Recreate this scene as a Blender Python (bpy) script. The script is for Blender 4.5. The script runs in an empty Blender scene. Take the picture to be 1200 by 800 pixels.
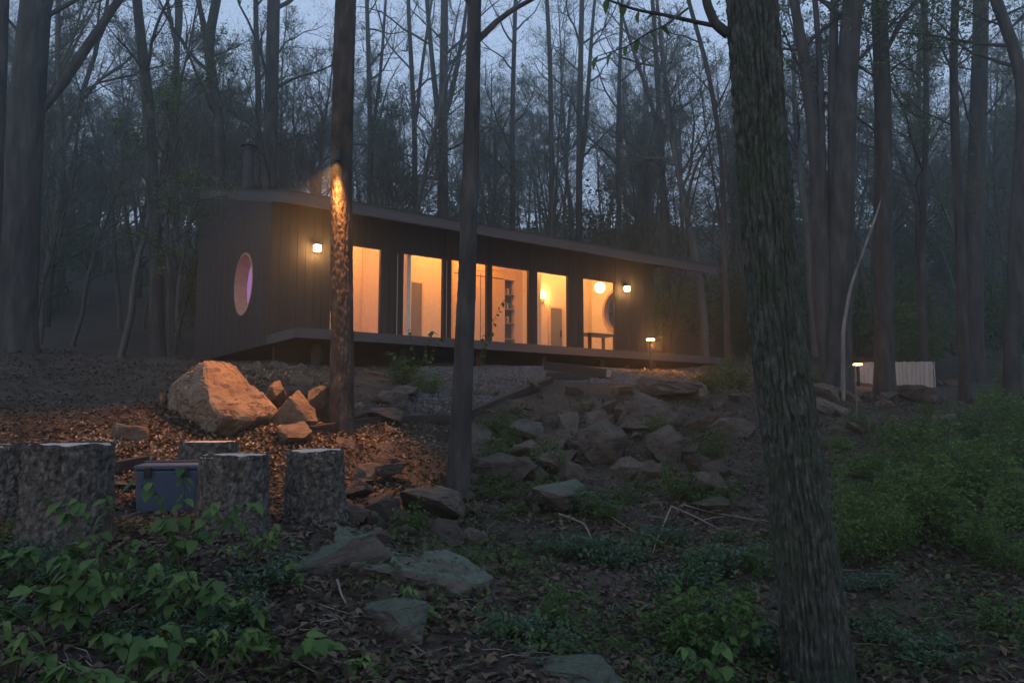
import bpy, bmesh, math, random
import numpy as np
from mathutils import Vector, Matrix, Euler, noise as mnoise

R = math.radians
scene = bpy.context.scene
COL = scene.collection

# ------------------------------------------------------------------ camera, sky, sun, exposure
CZ = 1.7                       # eye height
F = 880.0                      # focal length in pixels of the 1200 px wide photograph
TH = math.atan(90 / F)         # tilted up a little
cam_d = bpy.data.cameras.new('camera')
cam_d.sensor_width = 36.0
cam_d.lens = F / 1200 * 36.0
cam_d.clip_end = 1500
cam_d.clip_start = 0.05
cam = bpy.data.objects.new('camera', cam_d)
COL.objects.link(cam)
cam.location = (0, 0, CZ)
cam.rotation_euler = (math.pi / 2 + TH, 0, 0)
scene.camera = cam

world = bpy.data.worlds.new('World')
scene.world = world
world.use_nodes = True
wn, wl = world.node_tree.nodes, world.node_tree.links
sky = wn.new('ShaderNodeTexSky')
sky.sky_type = 'NISHITA'
sky.sun_disc = False
sky.sun_elevation = R(12.0)
sky.sun_rotation = R(200)
sky.air_density = 1.0
sky.dust_density = 1.0
sky.ozone_density = 1.0
bg = wn['Background']
veil = wn.new('ShaderNodeMix')            # even cloud veil over the clear sky
veil.data_type = 'RGBA'
veil.inputs[0].default_value = 0.72
veil.inputs[7].default_value = (4.5, 5.6, 8.1, 1)
wl.new(sky.outputs['Color'], veil.inputs[6])
wl.new(veil.outputs[2], bg.inputs['Color'])
bg.inputs['Strength'].default_value = 0.15

sun_d = bpy.data.lights.new('sun', 'SUN')
sun_d.energy = 0.02
sun_d.angle = R(40)
sun_d.color = (0.75, 0.82, 1.0)
sun = bpy.data.objects.new('sun', sun_d)
COL.objects.link(sun)
sun.rotation_euler = (R(50), 0, R(-20))

scene.view_settings.view_transform = 'Standard'
scene.view_settings.look = 'None'
scene.view_settings.exposure = 0.0
scene.view_settings.gamma = 1.0
scene.view_settings.use_curve_mapping = False
scene.render.engine = 'CYCLES'
cy = scene.cycles
cy.use_denoising = True
cy.denoiser = 'OPENIMAGEDENOISE'
cy.max_bounces = 8
cy.diffuse_bounces = 3
cy.glossy_bounces = 2
cy.transmission_bounces = 4
cy.transparent_max_bounces = 16
cy.volume_bounces = 0
cy.adaptive_threshold = 0.025
cy.sample_clamp_indirect = 4.0
cy.caustics_reflective = False
cy.caustics_refractive = False

rng = np.random.default_rng(7)
random.seed(7)

# ------------------------------------------------------------------ helpers
def at(px, py, Y):
    """World point at forward distance Y seen at pixel (px,py) of the photograph."""
    xc, yc = (px - 600) / F, (400 - py) / F
    d = Vector((xc, math.cos(TH) - yc * math.sin(TH), math.sin(TH) + yc * math.cos(TH)))
    return Vector((0, 0, CZ)) + d * (Y / d.y)

def tag(o, label=None, cat=None, group=None, kind=None):
    if label: o['label'] = label
    if cat: o['category'] = cat
    if group: o['group'] = group
    if kind: o['kind'] = kind
    return o

def empty(name, loc=(0, 0, 0), rz=0.0):
    o = bpy.data.objects.new(name, None)
    o.empty_display_size = 0.2
    o.location = loc
    o.rotation_euler = (0, 0, rz)
    COL.objects.link(o)
    return o

def fastmesh(name, verts, faces, mat=None, smooth=False):
    """verts (N,3); faces: list of int arrays, each (M,k)."""
    me = bpy.data.meshes.new(name)
    verts = np.ascontiguousarray(verts, dtype=np.float32)
    if isinstance(faces, np.ndarray): faces = [faces]
    faces = [f for f in faces if len(f)]
    me.vertices.add(len(verts))
    me.vertices.foreach_set('co', verts.ravel())
    lo = np.concatenate([f.ravel() for f in faces]).astype(np.int32)
    tot = np.concatenate([np.full(len(f), f.shape[1], dtype=np.int32) for f in faces])
    st = np.concatenate([[0], np.cumsum(tot)[:-1]]).astype(np.int32)
    me.loops.add(len(lo)); me.loops.foreach_set('vertex_index', lo)
    me.polygons.add(len(tot)); me.polygons.foreach_set('loop_start', st); me.polygons.foreach_set('loop_total', tot)
    me.polygons.foreach_set('use_smooth', np.full(len(tot), smooth))
    me.update(calc_edges=True)
    if mat: me.materials.append(mat)
    return me

def link(name, me, parent=None, loc=(0, 0, 0), rot=(0, 0, 0), scale=(1, 1, 1)):
    o = bpy.data.objects.new(name, me)
    o.location = loc; o.rotation_euler = rot; o.scale = scale
    o.parent = parent
    COL.objects.link(o)
    return o

def children(o):
    return [c for c in bpy.data.objects if c.parent == o]

class MB:
    """Collects simple shapes into one mesh."""
    def __init__(s): s.v = []; s.f = []
    def add(s, vs, fs):
        n = len(s.v); s.v += [tuple(v) for v in vs]; s.f += [tuple(i + n for i in f) for f in fs]; return s
    def box(s, x0, x1, y0, y1, z0, z1):
        return s.hexa([(x0, y0, z0), (x1, y0, z0), (x1, y1, z0), (x0, y1, z0), (x0, y0, z1), (x1, y0, z1), (x1, y1, z1), (x0, y1, z1)])
    def hexa(s, p):
        return s.add(p, [(3, 2, 1, 0), (4, 5, 6, 7), (0, 1, 5, 4), (1, 2, 6, 5), (2, 3, 7, 6), (3, 0, 4, 7)])
    def lathe(s, prof, n=20, c=(0, 0, 0)):
        vs, fs = [], []
        for (r, z) in prof:
            for i in range(n):
                t = 2 * math.pi * i / n
                vs.append((c[0] + r * math.cos(t), c[1] + r * math.sin(t), c[2] + z))
        for k in range(len(prof) - 1):
            for i in range(n):
                j = (i + 1) % n
                fs.append((k * n + i, k * n + j, (k + 1) * n + j, (k + 1) * n + i))
        fs.append(tuple(range(n - 1, -1, -1)))
        fs.append(tuple((len(prof) - 1) * n + i for i in range(n)))
        return s.add(vs, fs)
    def build(s, name, mat, parent=None, bevel=0.0, smooth=False, loc=(0, 0, 0), rot=(0, 0, 0)):
        me = bpy.data.meshes.new(name)
        me.from_pydata(s.v, [], s.f); me.update()
        if bevel:
            bm = bmesh.new(); bm.from_mesh(me)
            bmesh.ops.recalc_face_normals(bm, faces=bm.faces)
            bmesh.ops.bevel(bm, geom=list(bm.edges), offset=bevel, segments=2, profile=0.6, affect='EDGES', clamp_overlap=True)
            bm.to_mesh(me); bm.free()
        if smooth:
            me.polygons.foreach_set('use_smooth', [True] * len(me.polygons))
        me.materials.append(mat)
        return link(name, me, parent, loc, rot)

# ---- value noise in numpy
_perm = rng.permutation(4096)
_val = rng.random(4096)
def vnoise(x, y, z=None):
    x = np.asarray(x, float); y = np.asarray(y, float)
    z = np.zeros_like(x) if z is None else np.asarray(z, float)
    xi, yi, zi = np.floor(x).astype(int), np.floor(y).astype(int), np.floor(z).astype(int)
    fx, fy, fz = x - xi, y - yi, z - zi
    fx = fx * fx * (3 - 2 * fx); fy = fy * fy * (3 - 2 * fy); fz = fz * fz * (3 - 2 * fz)
    def h(a, b, c): return _val[_perm[(_perm[(_perm[a & 4095] + b) & 4095] + c) & 4095]]
    r = 0
    for dx in (0, 1):
        for dy in (0, 1):
            for dz in (0, 1):
                r = r + h(xi + dx, yi + dy, zi + dz) * (fx if dx else 1 - fx) * (fy if dy else 1 - fy) * (fz if dz else 1 - fz)
    return r
def fbm(x, y, z=None, o=4):
    a, s, t = 1.0, 0.0, 0.0
    f = 1.0
    for k in range(o):
        s = s + a * (vnoise(np.asarray(x) * f + 17.3 * k, np.asarray(y) * f + 5.1 * k, None if z is None else np.asarray(z) * f + 9.7 * k) - 0.5)
        t += a; a *= 0.5; f *= 2.03
    return s / t * 2

# ------------------------------------------------------------------ materials
def new_mat(name):
    m = bpy.data.materials.new(name); m.use_nodes = True
    n, l = m.node_tree.nodes, m.node_tree.links
    return m, n, l, n['Principled BSDF']

def ramp(n, stops):
    r = n.new('ShaderNodeValToRGB')
    e = r.color_ramp.elements
    while len(e) < len(stops): e.new(0.5)
    for k, (p, c) in enumerate(stops):
        e[k].position = p; e[k].color = (*c, 1)
    return r

def mat_noise(name, stops, scale=5, stretch=(1, 1, 1), rough=0.9, bump=0.4, bscale=None, detail=6, dist=0.02, spec=0.3, coord='Object', metal=0.0, random_tint=0.0):
    m, n, l, p = new_mat(name)
    tc = n.new('ShaderNodeTexCoord'); mp = n.new('ShaderNodeMapping')
    mp.inputs['Scale'].default_value = stretch
    l.new(tc.outputs[coord], mp.inputs['Vector'])
    t = n.new('ShaderNodeTexNoise'); t.inputs['Scale'].default_value = scale; t.inputs['Detail'].default_value = detail
    t.inputs['Roughness'].default_value = 0.65
    l.new(mp.outputs[0], t.inputs['Vector'])
    r = ramp(n, stops); l.new(t.outputs['Fac'], r.inputs[0])
    out = r.outputs[0]
    if random_tint:
        oi = n.new('ShaderNodeObjectInfo'); hs = n.new('ShaderNodeHueSaturation')
        mr = n.new('ShaderNodeMapRange'); mr.inputs['To Min'].default_value = 1 - random_tint; mr.inputs['To Max'].default_value = 1 + random_tint
        l.new(oi.outputs['Random'], mr.inputs['Value']); l.new(mr.outputs[0], hs.inputs['Value']); l.new(out, hs.inputs['Color']); out = hs.outputs[0]
    l.new(out, p.inputs['Base Color'])
    p.inputs['Roughness'].default_value = rough
    p.inputs['Specular IOR Level'].default_value = spec
    p.inputs['Metallic'].default_value = metal
    if bump:
        t2 = n.new('ShaderNodeTexNoise'); t2.inputs['Scale'].default_value = bscale or scale * 3; t2.inputs['Detail'].default_value = 5
        l.new(mp.outputs[0], t2.inputs['Vector'])
        b = n.new('ShaderNodeBump'); b.inputs['Strength'].default_value = bump; b.inputs['Distance'].default_value = dist
        l.new(t2.outputs['Fac'], b.inputs['Height']); l.new(b.outputs[0], p.inputs['Normal'])
    return m

def mat_leaf(name, c1, c2, trans=0.35):
    m, n, l, p = new_mat(name)
    g = n.new('ShaderNodeNewGeometry'); oi = n.new('ShaderNodeObjectInfo')
    a = n.new('ShaderNodeMath'); a.operation = 'ADD'; f = n.new('ShaderNodeMath'); f.operation = 'FRACT'
    l.new(g.outputs['Random Per Island'], a.inputs[0]); l.new(oi.outputs['Random'], a.inputs[1]); l.new(a.outputs[0], f.inputs[0])
    r = ramp(n, [(0, c1), (1, c2)]); l.new(f.outputs[0], r.inputs[0])
    l.new(r.outputs[0], p.inputs['Base Color']); p.inputs['Roughness'].default_value = 0.6
    p.inputs['Specular IOR Level'].default_value = 0.25
    tr = n.new('ShaderNodeBsdfTranslucent'); l.new(r.outputs[0], tr.inputs['Color'])
    mx = n.new('ShaderNodeMixShader'); mx.inputs[0].default_value = trans
    l.new(p.outputs[0], mx.inputs[1]); l.new(tr.outputs[0], mx.inputs[2])
    l.new(mx.outputs[0], n['Material Output'].inputs['Surface'])
    return m

def mat_rock(name, cols, moss=None, mossamt=0.5):
    m, n, l, p = new_mat(name)
    tc = n.new('ShaderNodeTexCoord'); oi = n.new('ShaderNodeObjectInfo')
    ad = n.new('ShaderNodeVectorMath'); ad.operation = 'ADD'
    l.new(tc.outputs['Object'], ad.inputs[0]); l.new(oi.outputs['Location'], ad.inputs[1])
    t = n.new('ShaderNodeTexNoise'); t.inputs['Scale'].default_value = 2.6; t.inputs['Detail'].default_value = 8; t.inputs['Roughness'].default_value = 0.7
    l.new(ad.outputs[0], t.inputs['Vector'])
    r = ramp(n, cols); l.new(t.outputs['Fac'], r.inputs[0]); out = r.outputs[0]
    t2 = n.new('ShaderNodeTexNoise'); t2.inputs['Scale'].default_value = 14; t2.inputs['Detail'].default_value = 8; t2.inputs['Roughness'].default_value = 0.75
    l.new(ad.outputs[0], t2.inputs['Vector'])
    if moss:
        g = n.new('ShaderNodeNewGeometry'); sp = n.new('ShaderNodeSeparateXYZ'); l.new(g.outputs['Normal'], sp.inputs[0])
        t3 = n.new('ShaderNodeTexNoise'); t3.inputs['Scale'].default_value = 5; t3.inputs['Detail'].default_value = 6; l.new(ad.outputs[0], t3.inputs['Vector'])
        mm = n.new('ShaderNodeMath'); mm.operation = 'MULTIPLY'; l.new(sp.outputs['Z'], mm.inputs[0]); l.new(t3.outputs['Fac'], mm.inputs[1])
        mr = n.new('ShaderNodeMapRange'); mr.inputs['From Min'].default_value = 0.55 - mossamt * 0.4; mr.inputs['From Max'].default_value = 0.62 - mossamt * 0.3
        l.new(mm.outputs[0], mr.inputs['Value'])
        mx = n.new('ShaderNodeMix'); mx.data_type = 'RGBA'
        r3 = ramp(n, [(0.35, moss[0]), (0.65, moss[1])]); l.new(t2.outputs['Fac'], r3.inputs[0])
        l.new(mr.outputs[0], mx.inputs[0]); l.new(out, mx.inputs[6]); l.new(r3.outputs[0], mx.inputs[7]); out = mx.outputs[2]
    l.new(out, p.inputs['Base Color']); p.inputs['Roughness'].default_value = 0.88; p.inputs['Specular IOR Level'].default_value = 0.25
    ml = n.new('ShaderNodeMapping'); ml.inputs['Scale'].default_value = (1.2, 1.2, 7); ml.inputs['Rotation'].default_value = (.25, .15, 0); l.new(ad.outputs[0], ml.inputs['Vector'])
    t4 = n.new('ShaderNodeTexNoise'); t4.inputs['Scale'].default_value = 1.6; t4.inputs['Detail'].default_value = 7; t4.inputs['Roughness'].default_value = .7; l.new(ml.outputs[0], t4.inputs['Vector'])
    sm = n.new('ShaderNodeMath'); sm.operation = 'MULTIPLY_ADD'; sm.inputs[1].default_value = 1.3; l.new(t4.outputs['Fac'], sm.inputs[0]); l.new(t2.outputs['Fac'], sm.inputs[2])
    b = n.new('ShaderNodeBump'); b.inputs['Strength'].default_value = 0.9; b.inputs['Distance'].default_value = 0.045
    l.new(sm.outputs[0], b.inputs['Height']); l.new(b.outputs[0], p.inputs['Normal'])
    return m

def mat_emit(name, col, s):
    m = bpy.data.materials.new(name); m.use_nodes = True
    n, l = m.node_tree.nodes, m.node_tree.links
    n.remove(n['Principled BSDF'])
    e = n.new('ShaderNodeEmission'); e.inputs['Color'].default_value = (*col, 1); e.inputs['Strength'].default_value = s
    l.new(e.outputs[0], n['Material Output'].inputs['Surface'])
    return m

def mat_plain(name, col, rough=0.6, metal=0.0, spec=0.4):
    return mat_noise(name, [(0.3, tuple(c * 0.88 for c in col)), (0.7, tuple(min(1, c * 1.1) for c in col))], 9, rough=rough, bump=0.08, metal=metal, spec=spec)

def mat_glass(name):
    m = bpy.data.materials.new(name); m.use_nodes = True
    n, l = m.node_tree.nodes, m.node_tree.links
    n.remove(n['Principled BSDF'])
    t = n.new('ShaderNodeBsdfTransparent'); t.inputs['Color'].default_value = (0.95, 0.96, 0.95, 1)
    g = n.new('ShaderNodeBsdfGlossy'); g.inputs['Roughness'].default_value = 0.03
    fr = n.new('ShaderNodeFresnel'); fr.inputs['IOR'].default_value = 1.45
    ge = n.new('ShaderNodeNewGeometry'); inv = n.new('ShaderNodeMath'); inv.operation = 'SUBTRACT'; inv.inputs[0].default_value = 1.0; l.new(ge.outputs['Backfacing'], inv.inputs[1])
    mu = n.new('ShaderNodeMath'); mu.operation = 'MULTIPLY'; l.new(fr.outputs[0], mu.inputs[0]); l.new(inv.outputs[0], mu.inputs[1])
    mx = n.new('ShaderNodeMixShader'); l.new(mu.outputs[0], mx.inputs[0]); l.new(t.outputs[0], mx.inputs[1]); l.new(g.outputs[0], mx.inputs[2])
    l.new(mx.outputs[0], n['Material Output'].inputs['Surface'])
    return m

WARM = (1.0, 0.375, 0.09)
M = {}
M['soil'] = mat_noise('soil', [(0.25, (0.014, 0.012, 0.010)), (0.5, (0.032, 0.026, 0.020)), (0.75, (0.060, 0.048, 0.036))], 1.7, rough=0.95, bump=1.0, bscale=11, dist=0.06, coord='Object')
M['bark'] = mat_noise('bark', [(0.3, (0.018, 0.018, 0.018)), (0.55, (0.048, 0.046, 0.044)), (0.8, (0.095, 0.092, 0.088))], 6, stretch=(1, 1, 0.25), bump=1.0, bscale=16, dist=0.03, spec=0.15)
M['bark_big'] = mat_noise('bark_furrowed', [(0.3, (0.018, 0.021, 0.018)), (0.5, (0.042, 0.047, 0.040)), (0.72, (0.105, 0.116, 0.104))], 26, stretch=(1, 1, 0.35), bump=1.0, bscale=45, dist=0.03, spec=0.15)
def lichen(m, col, scale, lo, hi):
    n, l = m.node_tree.nodes, m.node_tree.links
    p = n['Principled BSDF']; src = p.inputs['Base Color'].links[0].from_socket
    tc = n.new('ShaderNodeTexCoord'); t = n.new('ShaderNodeTexNoise'); t.inputs['Scale'].default_value = scale; t.inputs['Detail'].default_value = 8; t.inputs['Roughness'].default_value = .75
    l.new(tc.outputs['Object'], t.inputs['Vector'])
    mr = n.new('ShaderNodeMapRange'); mr.inputs['From Min'].default_value = lo; mr.inputs['From Max'].default_value = hi; l.new(t.outputs['Fac'], mr.inputs['Value'])
    mx = n.new('ShaderNodeMix'); mx.data_type = 'RGBA'; l.new(mr.outputs[0], mx.inputs[0]); l.new(src, mx.inputs[6]); mx.inputs[7].default_value = (*col, 1)
    l.new(mx.outputs[2], p.inputs['Base Color'])
lichen(M['bark_big'], (.035, .052, .032), 2.2, .50, .62)
lichen(M['bark_big'], (.18, .20, .18), 38, .62, .70)
M['bark_stump'] = mat_noise('stump_bark', [(0.3, (0.028, 0.025, 0.022)), (0.5, (0.075, 0.066, 0.058)), (0.72, (0.19, 0.175, 0.155))], 24, stretch=(1, 1, 0.6), bump=1.0, bscale=50, dist=0.03, spec=0.15)
M['bark_warm'] = mat_noise('bark_brown', [(0.3, (0.022, 0.018, 0.016)), (0.55, (0.054, 0.043, 0.036)), (0.8, (0.115, 0.094, 0.078))], 7, stretch=(1, 1, 0.4), bump=1.0, bscale=40, dist=0.015, spec=0.15)
M['bark_far'] = mat_noise('bark_grey', [(0.3, (0.04, 0.040, 0.038)), (0.7, (0.095, 0.092, 0.086))], 5, stretch=(1, 1, 0.3), bump=0, spec=0.1, random_tint=0.35)
M['snag'] = mat_noise('pale_dead_wood', [(0.35, (0.07, 0.068, 0.062)), (0.65, (0.20, 0.19, 0.175))], 6, stretch=(1, 1, 0.25), bump=0.5)
M['leaf_far'] = mat_leaf('spring_leaf_dull', (0.060, 0.090, 0.035), (0.130, 0.175, 0.070), 0.4)
M['leaf_under'] = mat_leaf('understory_leaf', (0.030, 0.062, 0.020), (0.080, 0.125, 0.040), 0.35)
M['leaf_near'] = mat_leaf('broad_leaf', (0.030, 0.075, 0.020), (0.085, 0.155, 0.040), 0.35)
M['leaf_shrub'] = mat_leaf('shrub_leaf', (0.045, 0.095, 0.024), (0.115, 0.190, 0.050), 0.35)
M['leaf_blue'] = mat_leaf('fern_leaf', (0.040, 0.090, 0.050), (0.085, 0.150, 0.095), 0.3)
M['litter'] = mat_leaf('dry_leaf', (0.022, 0.016, 0.012), (0.125, 0.092, 0.064), 0.1)
M['chips'] = mat_leaf('lit_pool_chip', (0.10, 0.07, 0.045), (0.36, 0.27, 0.18), 0.05)  # pale tone brightens the lamplit ground by colour
M['stem'] = mat_plain('green_stem', (0.05, 0.06, 0.025), 0.8)
M['twig'] = mat_plain('dead_twig', (0.17, 0.145, 0.115), 0.9)
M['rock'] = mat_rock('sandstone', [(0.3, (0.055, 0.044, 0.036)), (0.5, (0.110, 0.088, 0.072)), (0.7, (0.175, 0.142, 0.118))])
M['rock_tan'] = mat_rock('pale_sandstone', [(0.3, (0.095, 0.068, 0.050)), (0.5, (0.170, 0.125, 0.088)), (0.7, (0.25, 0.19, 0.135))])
M['rock_mossy'] = mat_rock('mossy_stone', [(0.3, (0.055, 0.048, 0.042)), (0.5, (0.105, 0.090, 0.078)), (0.7, (0.17, 0.145, 0.125))], ((0.04, 0.060, 0.030), (0.135, 0.170, 0.140)), 0.55)
M['rock_dark'] = mat_rock('brown_stone', [(0.3, (0.042, 0.034, 0.029)), (0.5, (0.082, 0.066, 0.056)), (0.7, (0.135, 0.108, 0.090))], ((0.03, 0.05, 0.02), (0.07, 0.09, 0.05)), 0.25)
M['gravel'] = mat_noise('crushed_stone', [(0.3, (0.07, 0.068, 0.072)), (0.7, (0.16, 0.155, 0.16))], 30, bump=0, random_tint=0.0)
M['timber'] = mat_noise('old_timber', [(0.3, (0.016, 0.013, 0.012)), (0.7, (0.042, 0.034, 0.030))], 5, stretch=(0.3, 2, 2), bump=0.7, bscale=20)
M['timber_end'] = mat_noise('sawn_timber_end', [(0.3, (0.26, 0.19, 0.13)), (0.7, (0.40, 0.30, 0.21))], 20, bump=0.2)
M['clad'] = mat_noise('dark_stained_board', [(0.3, (0.016, 0.013, 0.0125)), (0.7, (0.034, 0.027, 0.026))], 4, stretch=(3, 3, 0.25), rough=0.7, bump=0.3, bscale=18, spec=0.3, coord='Object', random_tint=0.18)
M['fascia'] = mat_noise('grey_painted_board', [(0.3, (0.046, 0.042, 0.044)), (0.7, (0.068, 0.062, 0.064))], 3, stretch=(0.4, 0.4, 3), rough=0.65, bump=0.15)
M['soffit'] = mat_noise('dark_wood_soffit', [(0.3, (0.028, 0.021, 0.018)), (0.7, (0.052, 0.038, 0.032))], 3, stretch=(0.4, 3, 3), rough=0.6, bump=0.2)
M['roofing'] = mat_plain('black_roof_edge', (0.022, 0.022, 0.024), 0.7)
M['frame'] = mat_plain('black_window_frame', (0.016, 0.014, 0.013), 0.45)
M['trim_wood'] = mat_noise('round_window_wood', [(0.3, (0.36, 0.22, 0.13)), (0.7, (0.50, 0.32, 0.20))], 6, rough=0.55, bump=0.1)
M['plaster'] = mat_plain('warm_plaster', (0.74, 0.66, 0.56), 0.85)
M['ceiling'] = mat_plain('ceiling_paint', (0.78, 0.72, 0.62), 0.85)
M['cabinet'] = mat_plain('cabinet_paint', (0.66, 0.52, 0.40), 0.6)
M['door'] = mat_plain('grey_door_paint', (0.17, 0.17, 0.16), 0.5)
M['floor'] = mat_noise('oak_floor', [(0.3, (0.25, 0.15, 0.085)), (0.7, (0.40, 0.26, 0.16))], 4, stretch=(0.3, 3, 1), rough=0.5, bump=0.1)
M['furn'] = mat_noise('walnut', [(0.3, (0.055, 0.032, 0.02)), (0.7, (0.12, 0.07, 0.045))], 5, stretch=(0.4, 3, 3), rough=0.5, bump=0.1)
M['mirror'] = mat_plain('dark_mirror', (0.14, 0.16, 0.13), 0.12, metal=0.9)
M['black'] = mat_plain('black_metal', (0.015, 0.015, 0.016), 0.45, metal=0.4)
M['pipe'] = mat_plain('dark_flue_steel', (0.030, 0.030, 0.032), 0.5, metal=0.5)
M['glass'] = mat_glass('window_glass')
M['cut'] = mat_noise('sawn_wood_top', [(0.3, (0.30, 0.25, 0.21)), (0.55, (0.42, 0.36, 0.31)), (0.75, (0.52, 0.46, 0.41))], 7, bump=0.4, bscale=40, dist=0.006)
M['blue'] = mat_plain('blue_grey_plastic', (0.030, 0.050, 0.085), 0.5)
M['slat'] = mat_noise('weathered_pale_board', [(0.3, (0.25, 0.225, 0.20)), (0.7, (0.36, 0.33, 0.30))], 6, stretch=(2, 2, 0.3), bump=0.2, random_tint=0.08)
M['lamp_on'] = mat_emit('lit_lamp_glass', (1.0, 0.55, 0.20), 40)
M['globe_on'] = mat_emit('lit_globe_glass', (1.0, 0.66, 0.30), 5.0)
M['path_on'] = mat_emit('lit_path_lamp', (1.0, 0.45, 0.14), 30)
M['ceil_on'] = mat_emit('lit_ceiling_lamp', (1.0, 0.55, 0.22), 6)
M['lilac_glow'] = mat_emit('lilac_glow_sheet', (0.55, 0.25, 0.70), 0.75)  # added glow that gives the round window its lilac light

# ------------------------------------------------------------------ terrain
# house frame: corner of the deck, unit vectors along the front and back into the plot
UA = R(54.5)
U = Vector((math.sin(UA), math.cos(UA), 0)); V = Vector((-math.cos(UA), math.sin(UA), 0))
P0 = at(347, 384, 17.0)
ZD = P0.z                       # top of the deck
def H(a, b, z): return Vector((P0.x, P0.y, 0)) + U * a + V * b + Vector((0, 0, z))
def house_ray(px, py, b):
    """(a, z) where the view through a pixel meets the plane b of the house."""
    o = Vector((0, 0, CZ)); d = at(px, py, 10.0) - o
    rel = Vector((P0.x, P0.y, 0)) - Vector((0, 0, 0))
    t = (b + rel.dot(V)) / Vector((d.x, d.y, 0)).dot(V)
    p = o + d * t
    return (Vector((p.x, p.y, 0)) - rel).dot(U), p.z

ctrl = [  # px, py, distance
 (0,800,3.6),(200,800,3.6),(400,800,4.0),(600,800,4.3),(800,800,4.6),(950,825,5.2),(1200,800,4.9),
 (75,640,5.6),(0,602,6.5),(270,630,6.2),(370,603,6.9),(196,587,7.4),(245,548,8.4),(150,562,8.0),
 (300,665,5.2),(450,650,6.0),(550,712,5.4),(430,750,4.7),(100,720,4.4),
 (20,520,9),(75,500,10),(75,457,13),(20,407,16),(150,425,20),(100,385,30),(-100,420,20),(-60,520,9),
 (260,517,10.2),(330,515,10.4),(400,496,11.3),(345,440,14.2),(240,425,16.5),(200,470,12.5),
 (440,432,17.6),(560,432,19.6),(700,429,21.6),(790,438,20.5),(840,430,24),
 (480,460,14.8),(560,463,15.4),(640,445,17.6),(400,514,11),(540,488,12.9),
 (450,522,10.9),(535,580,9.2),(450,603,8.2),(620,503,12.8),(640,562,10),(700,472,15.4),(770,455,17),(740,572,10.3),(840,470,16),(830,562,10.5),
 (640,650,7.4),(750,650,7.4),(800,700,6.3),(600,720,5.7),
 (970,452,19),(1000,502,14.5),(1050,457,21.5),(1150,482,18),(1100,545,11),(1150,625,8),(1000,645,7.8),(1190,472,20),(1280,480,20),(1300,600,9),
 (900,420,30),(1100,430,30),(1220,420,32),
]
cp = [tuple(at(*c)) for c in ctrl]
for (a, b, z) in ((1, 9, -.5), (6, 4, -.45), (6, 9, -.5), (12, 5, -.5), (13, 9.5, -.5), (2, 4, -.5), (14.5, 3, -.6)):
    p = H(a, b, ZD + z); cp.append(tuple(p))
for x in (-60, -35, -15, 5, 25, 50, 80):
    cp += [(x, 45, 8.0 - 0.03 * x), (x * 1.2, 70, 17 - 0.03 * x), (x * 1.3, 110, 30)]
cp += [(-10, 0, 0), (0, 0, 0), (10, 0, -.1), (-30, 5, 0.8), (30, 5, -.3), (-30, 20, 3), (35, 20, 2), (0, -14, 0.2), (-20, -14, .2), (20, -14, 0)]
cp = np.array(cp)
def _rbf_fit(c):
    d = np.sqrt(((c[:, None, :2] - c[None, :, :2]) ** 2).sum(-1) + 0.3)
    n = len(c); A = np.zeros((n + 3, n + 3))
    A[:n, :n] = d + np.eye(n) * -0.25
    A[:n, n] = 1; A[:n, n + 1:] = c[:, :2]; A[n, :n] = 1; A[n + 1:, :n] = c[:, :2].T
    return np.linalg.solve(A, np.concatenate([c[:, 2], np.zeros(3)]))
_w = _rbf_fit(cp)
def _axis(lo, a, b, hi, st):
    mid = list(np.arange(a, b, st)); up, dn = [mid[-1]], [mid[0]]; s = st
    while up[-1] < hi: s = min(s * 1.12, 2.2); up.append(up[-1] + s)
    s = st
    while dn[-1] > lo: s = min(s * 1.12, 2.2); dn.append(dn[-1] - s)
    return np.array(dn[:0:-1] + mid + up[1:])
GX = _axis(-85, -8.5, 9.0, 85, 0.115); GY = _axis(-15, 2.6, 17.5, 112, 0.115)
gx, gy = np.meshgrid(GX, GY)
def _eval(x, y):
    z = _w[-3] + _w[-2] * x + _w[-1] * y
    for k in range(len(cp)): z = z + _w[k] * np.sqrt((x - cp[k, 0]) ** 2 + (y - cp[k, 1]) ** 2 + 0.3)
    return z
gz = _eval(gx, gy)
# soft bumps, kept small on the gravel apron
ra = (gx - P0.x) * U.x + (gy - P0.y) * U.y; rb = (gx - P0.x) * V.x + (gy - P0.y) * V.y
inside = (ra > -0.3) & (ra < 14.2) & (rb > -0.2) & (rb < 10.2)
amp = np.where((rb > -4.5) & (rb < 1) & (ra > -2) & (ra < 15), 0.35, 1.0)
gz = gz + amp * (0.16 * fbm(gx * 0.55, gy * 0.55, o=3) + 0.07 * fbm(gx * 2.1 + 40, gy * 2.1, o=3))
gz = np.where(gy > 30, gz + 0.8 * fbm(gx * 0.12, gy * 0.12, o=3) * np.clip((gy - 30) / 20, 0, 1), gz)
gz = np.where(inside, np.minimum(gz, ZD - 0.42), gz)
ny, nx = gz.shape
idx = np.arange(ny * nx).reshape(ny, nx)
quads = np.stack([idx[:-1, :-1], idx[:-1, 1:], idx[1:, 1:], idx[1:, :-1]], -1).reshape(-1, 4)
me = fastmesh('ground', np.stack([gx, gy, gz], -1).reshape(-1, 3), quads, M['soil'], True)
ground_o = tag(link('ground', me), kind='structure')
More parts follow.
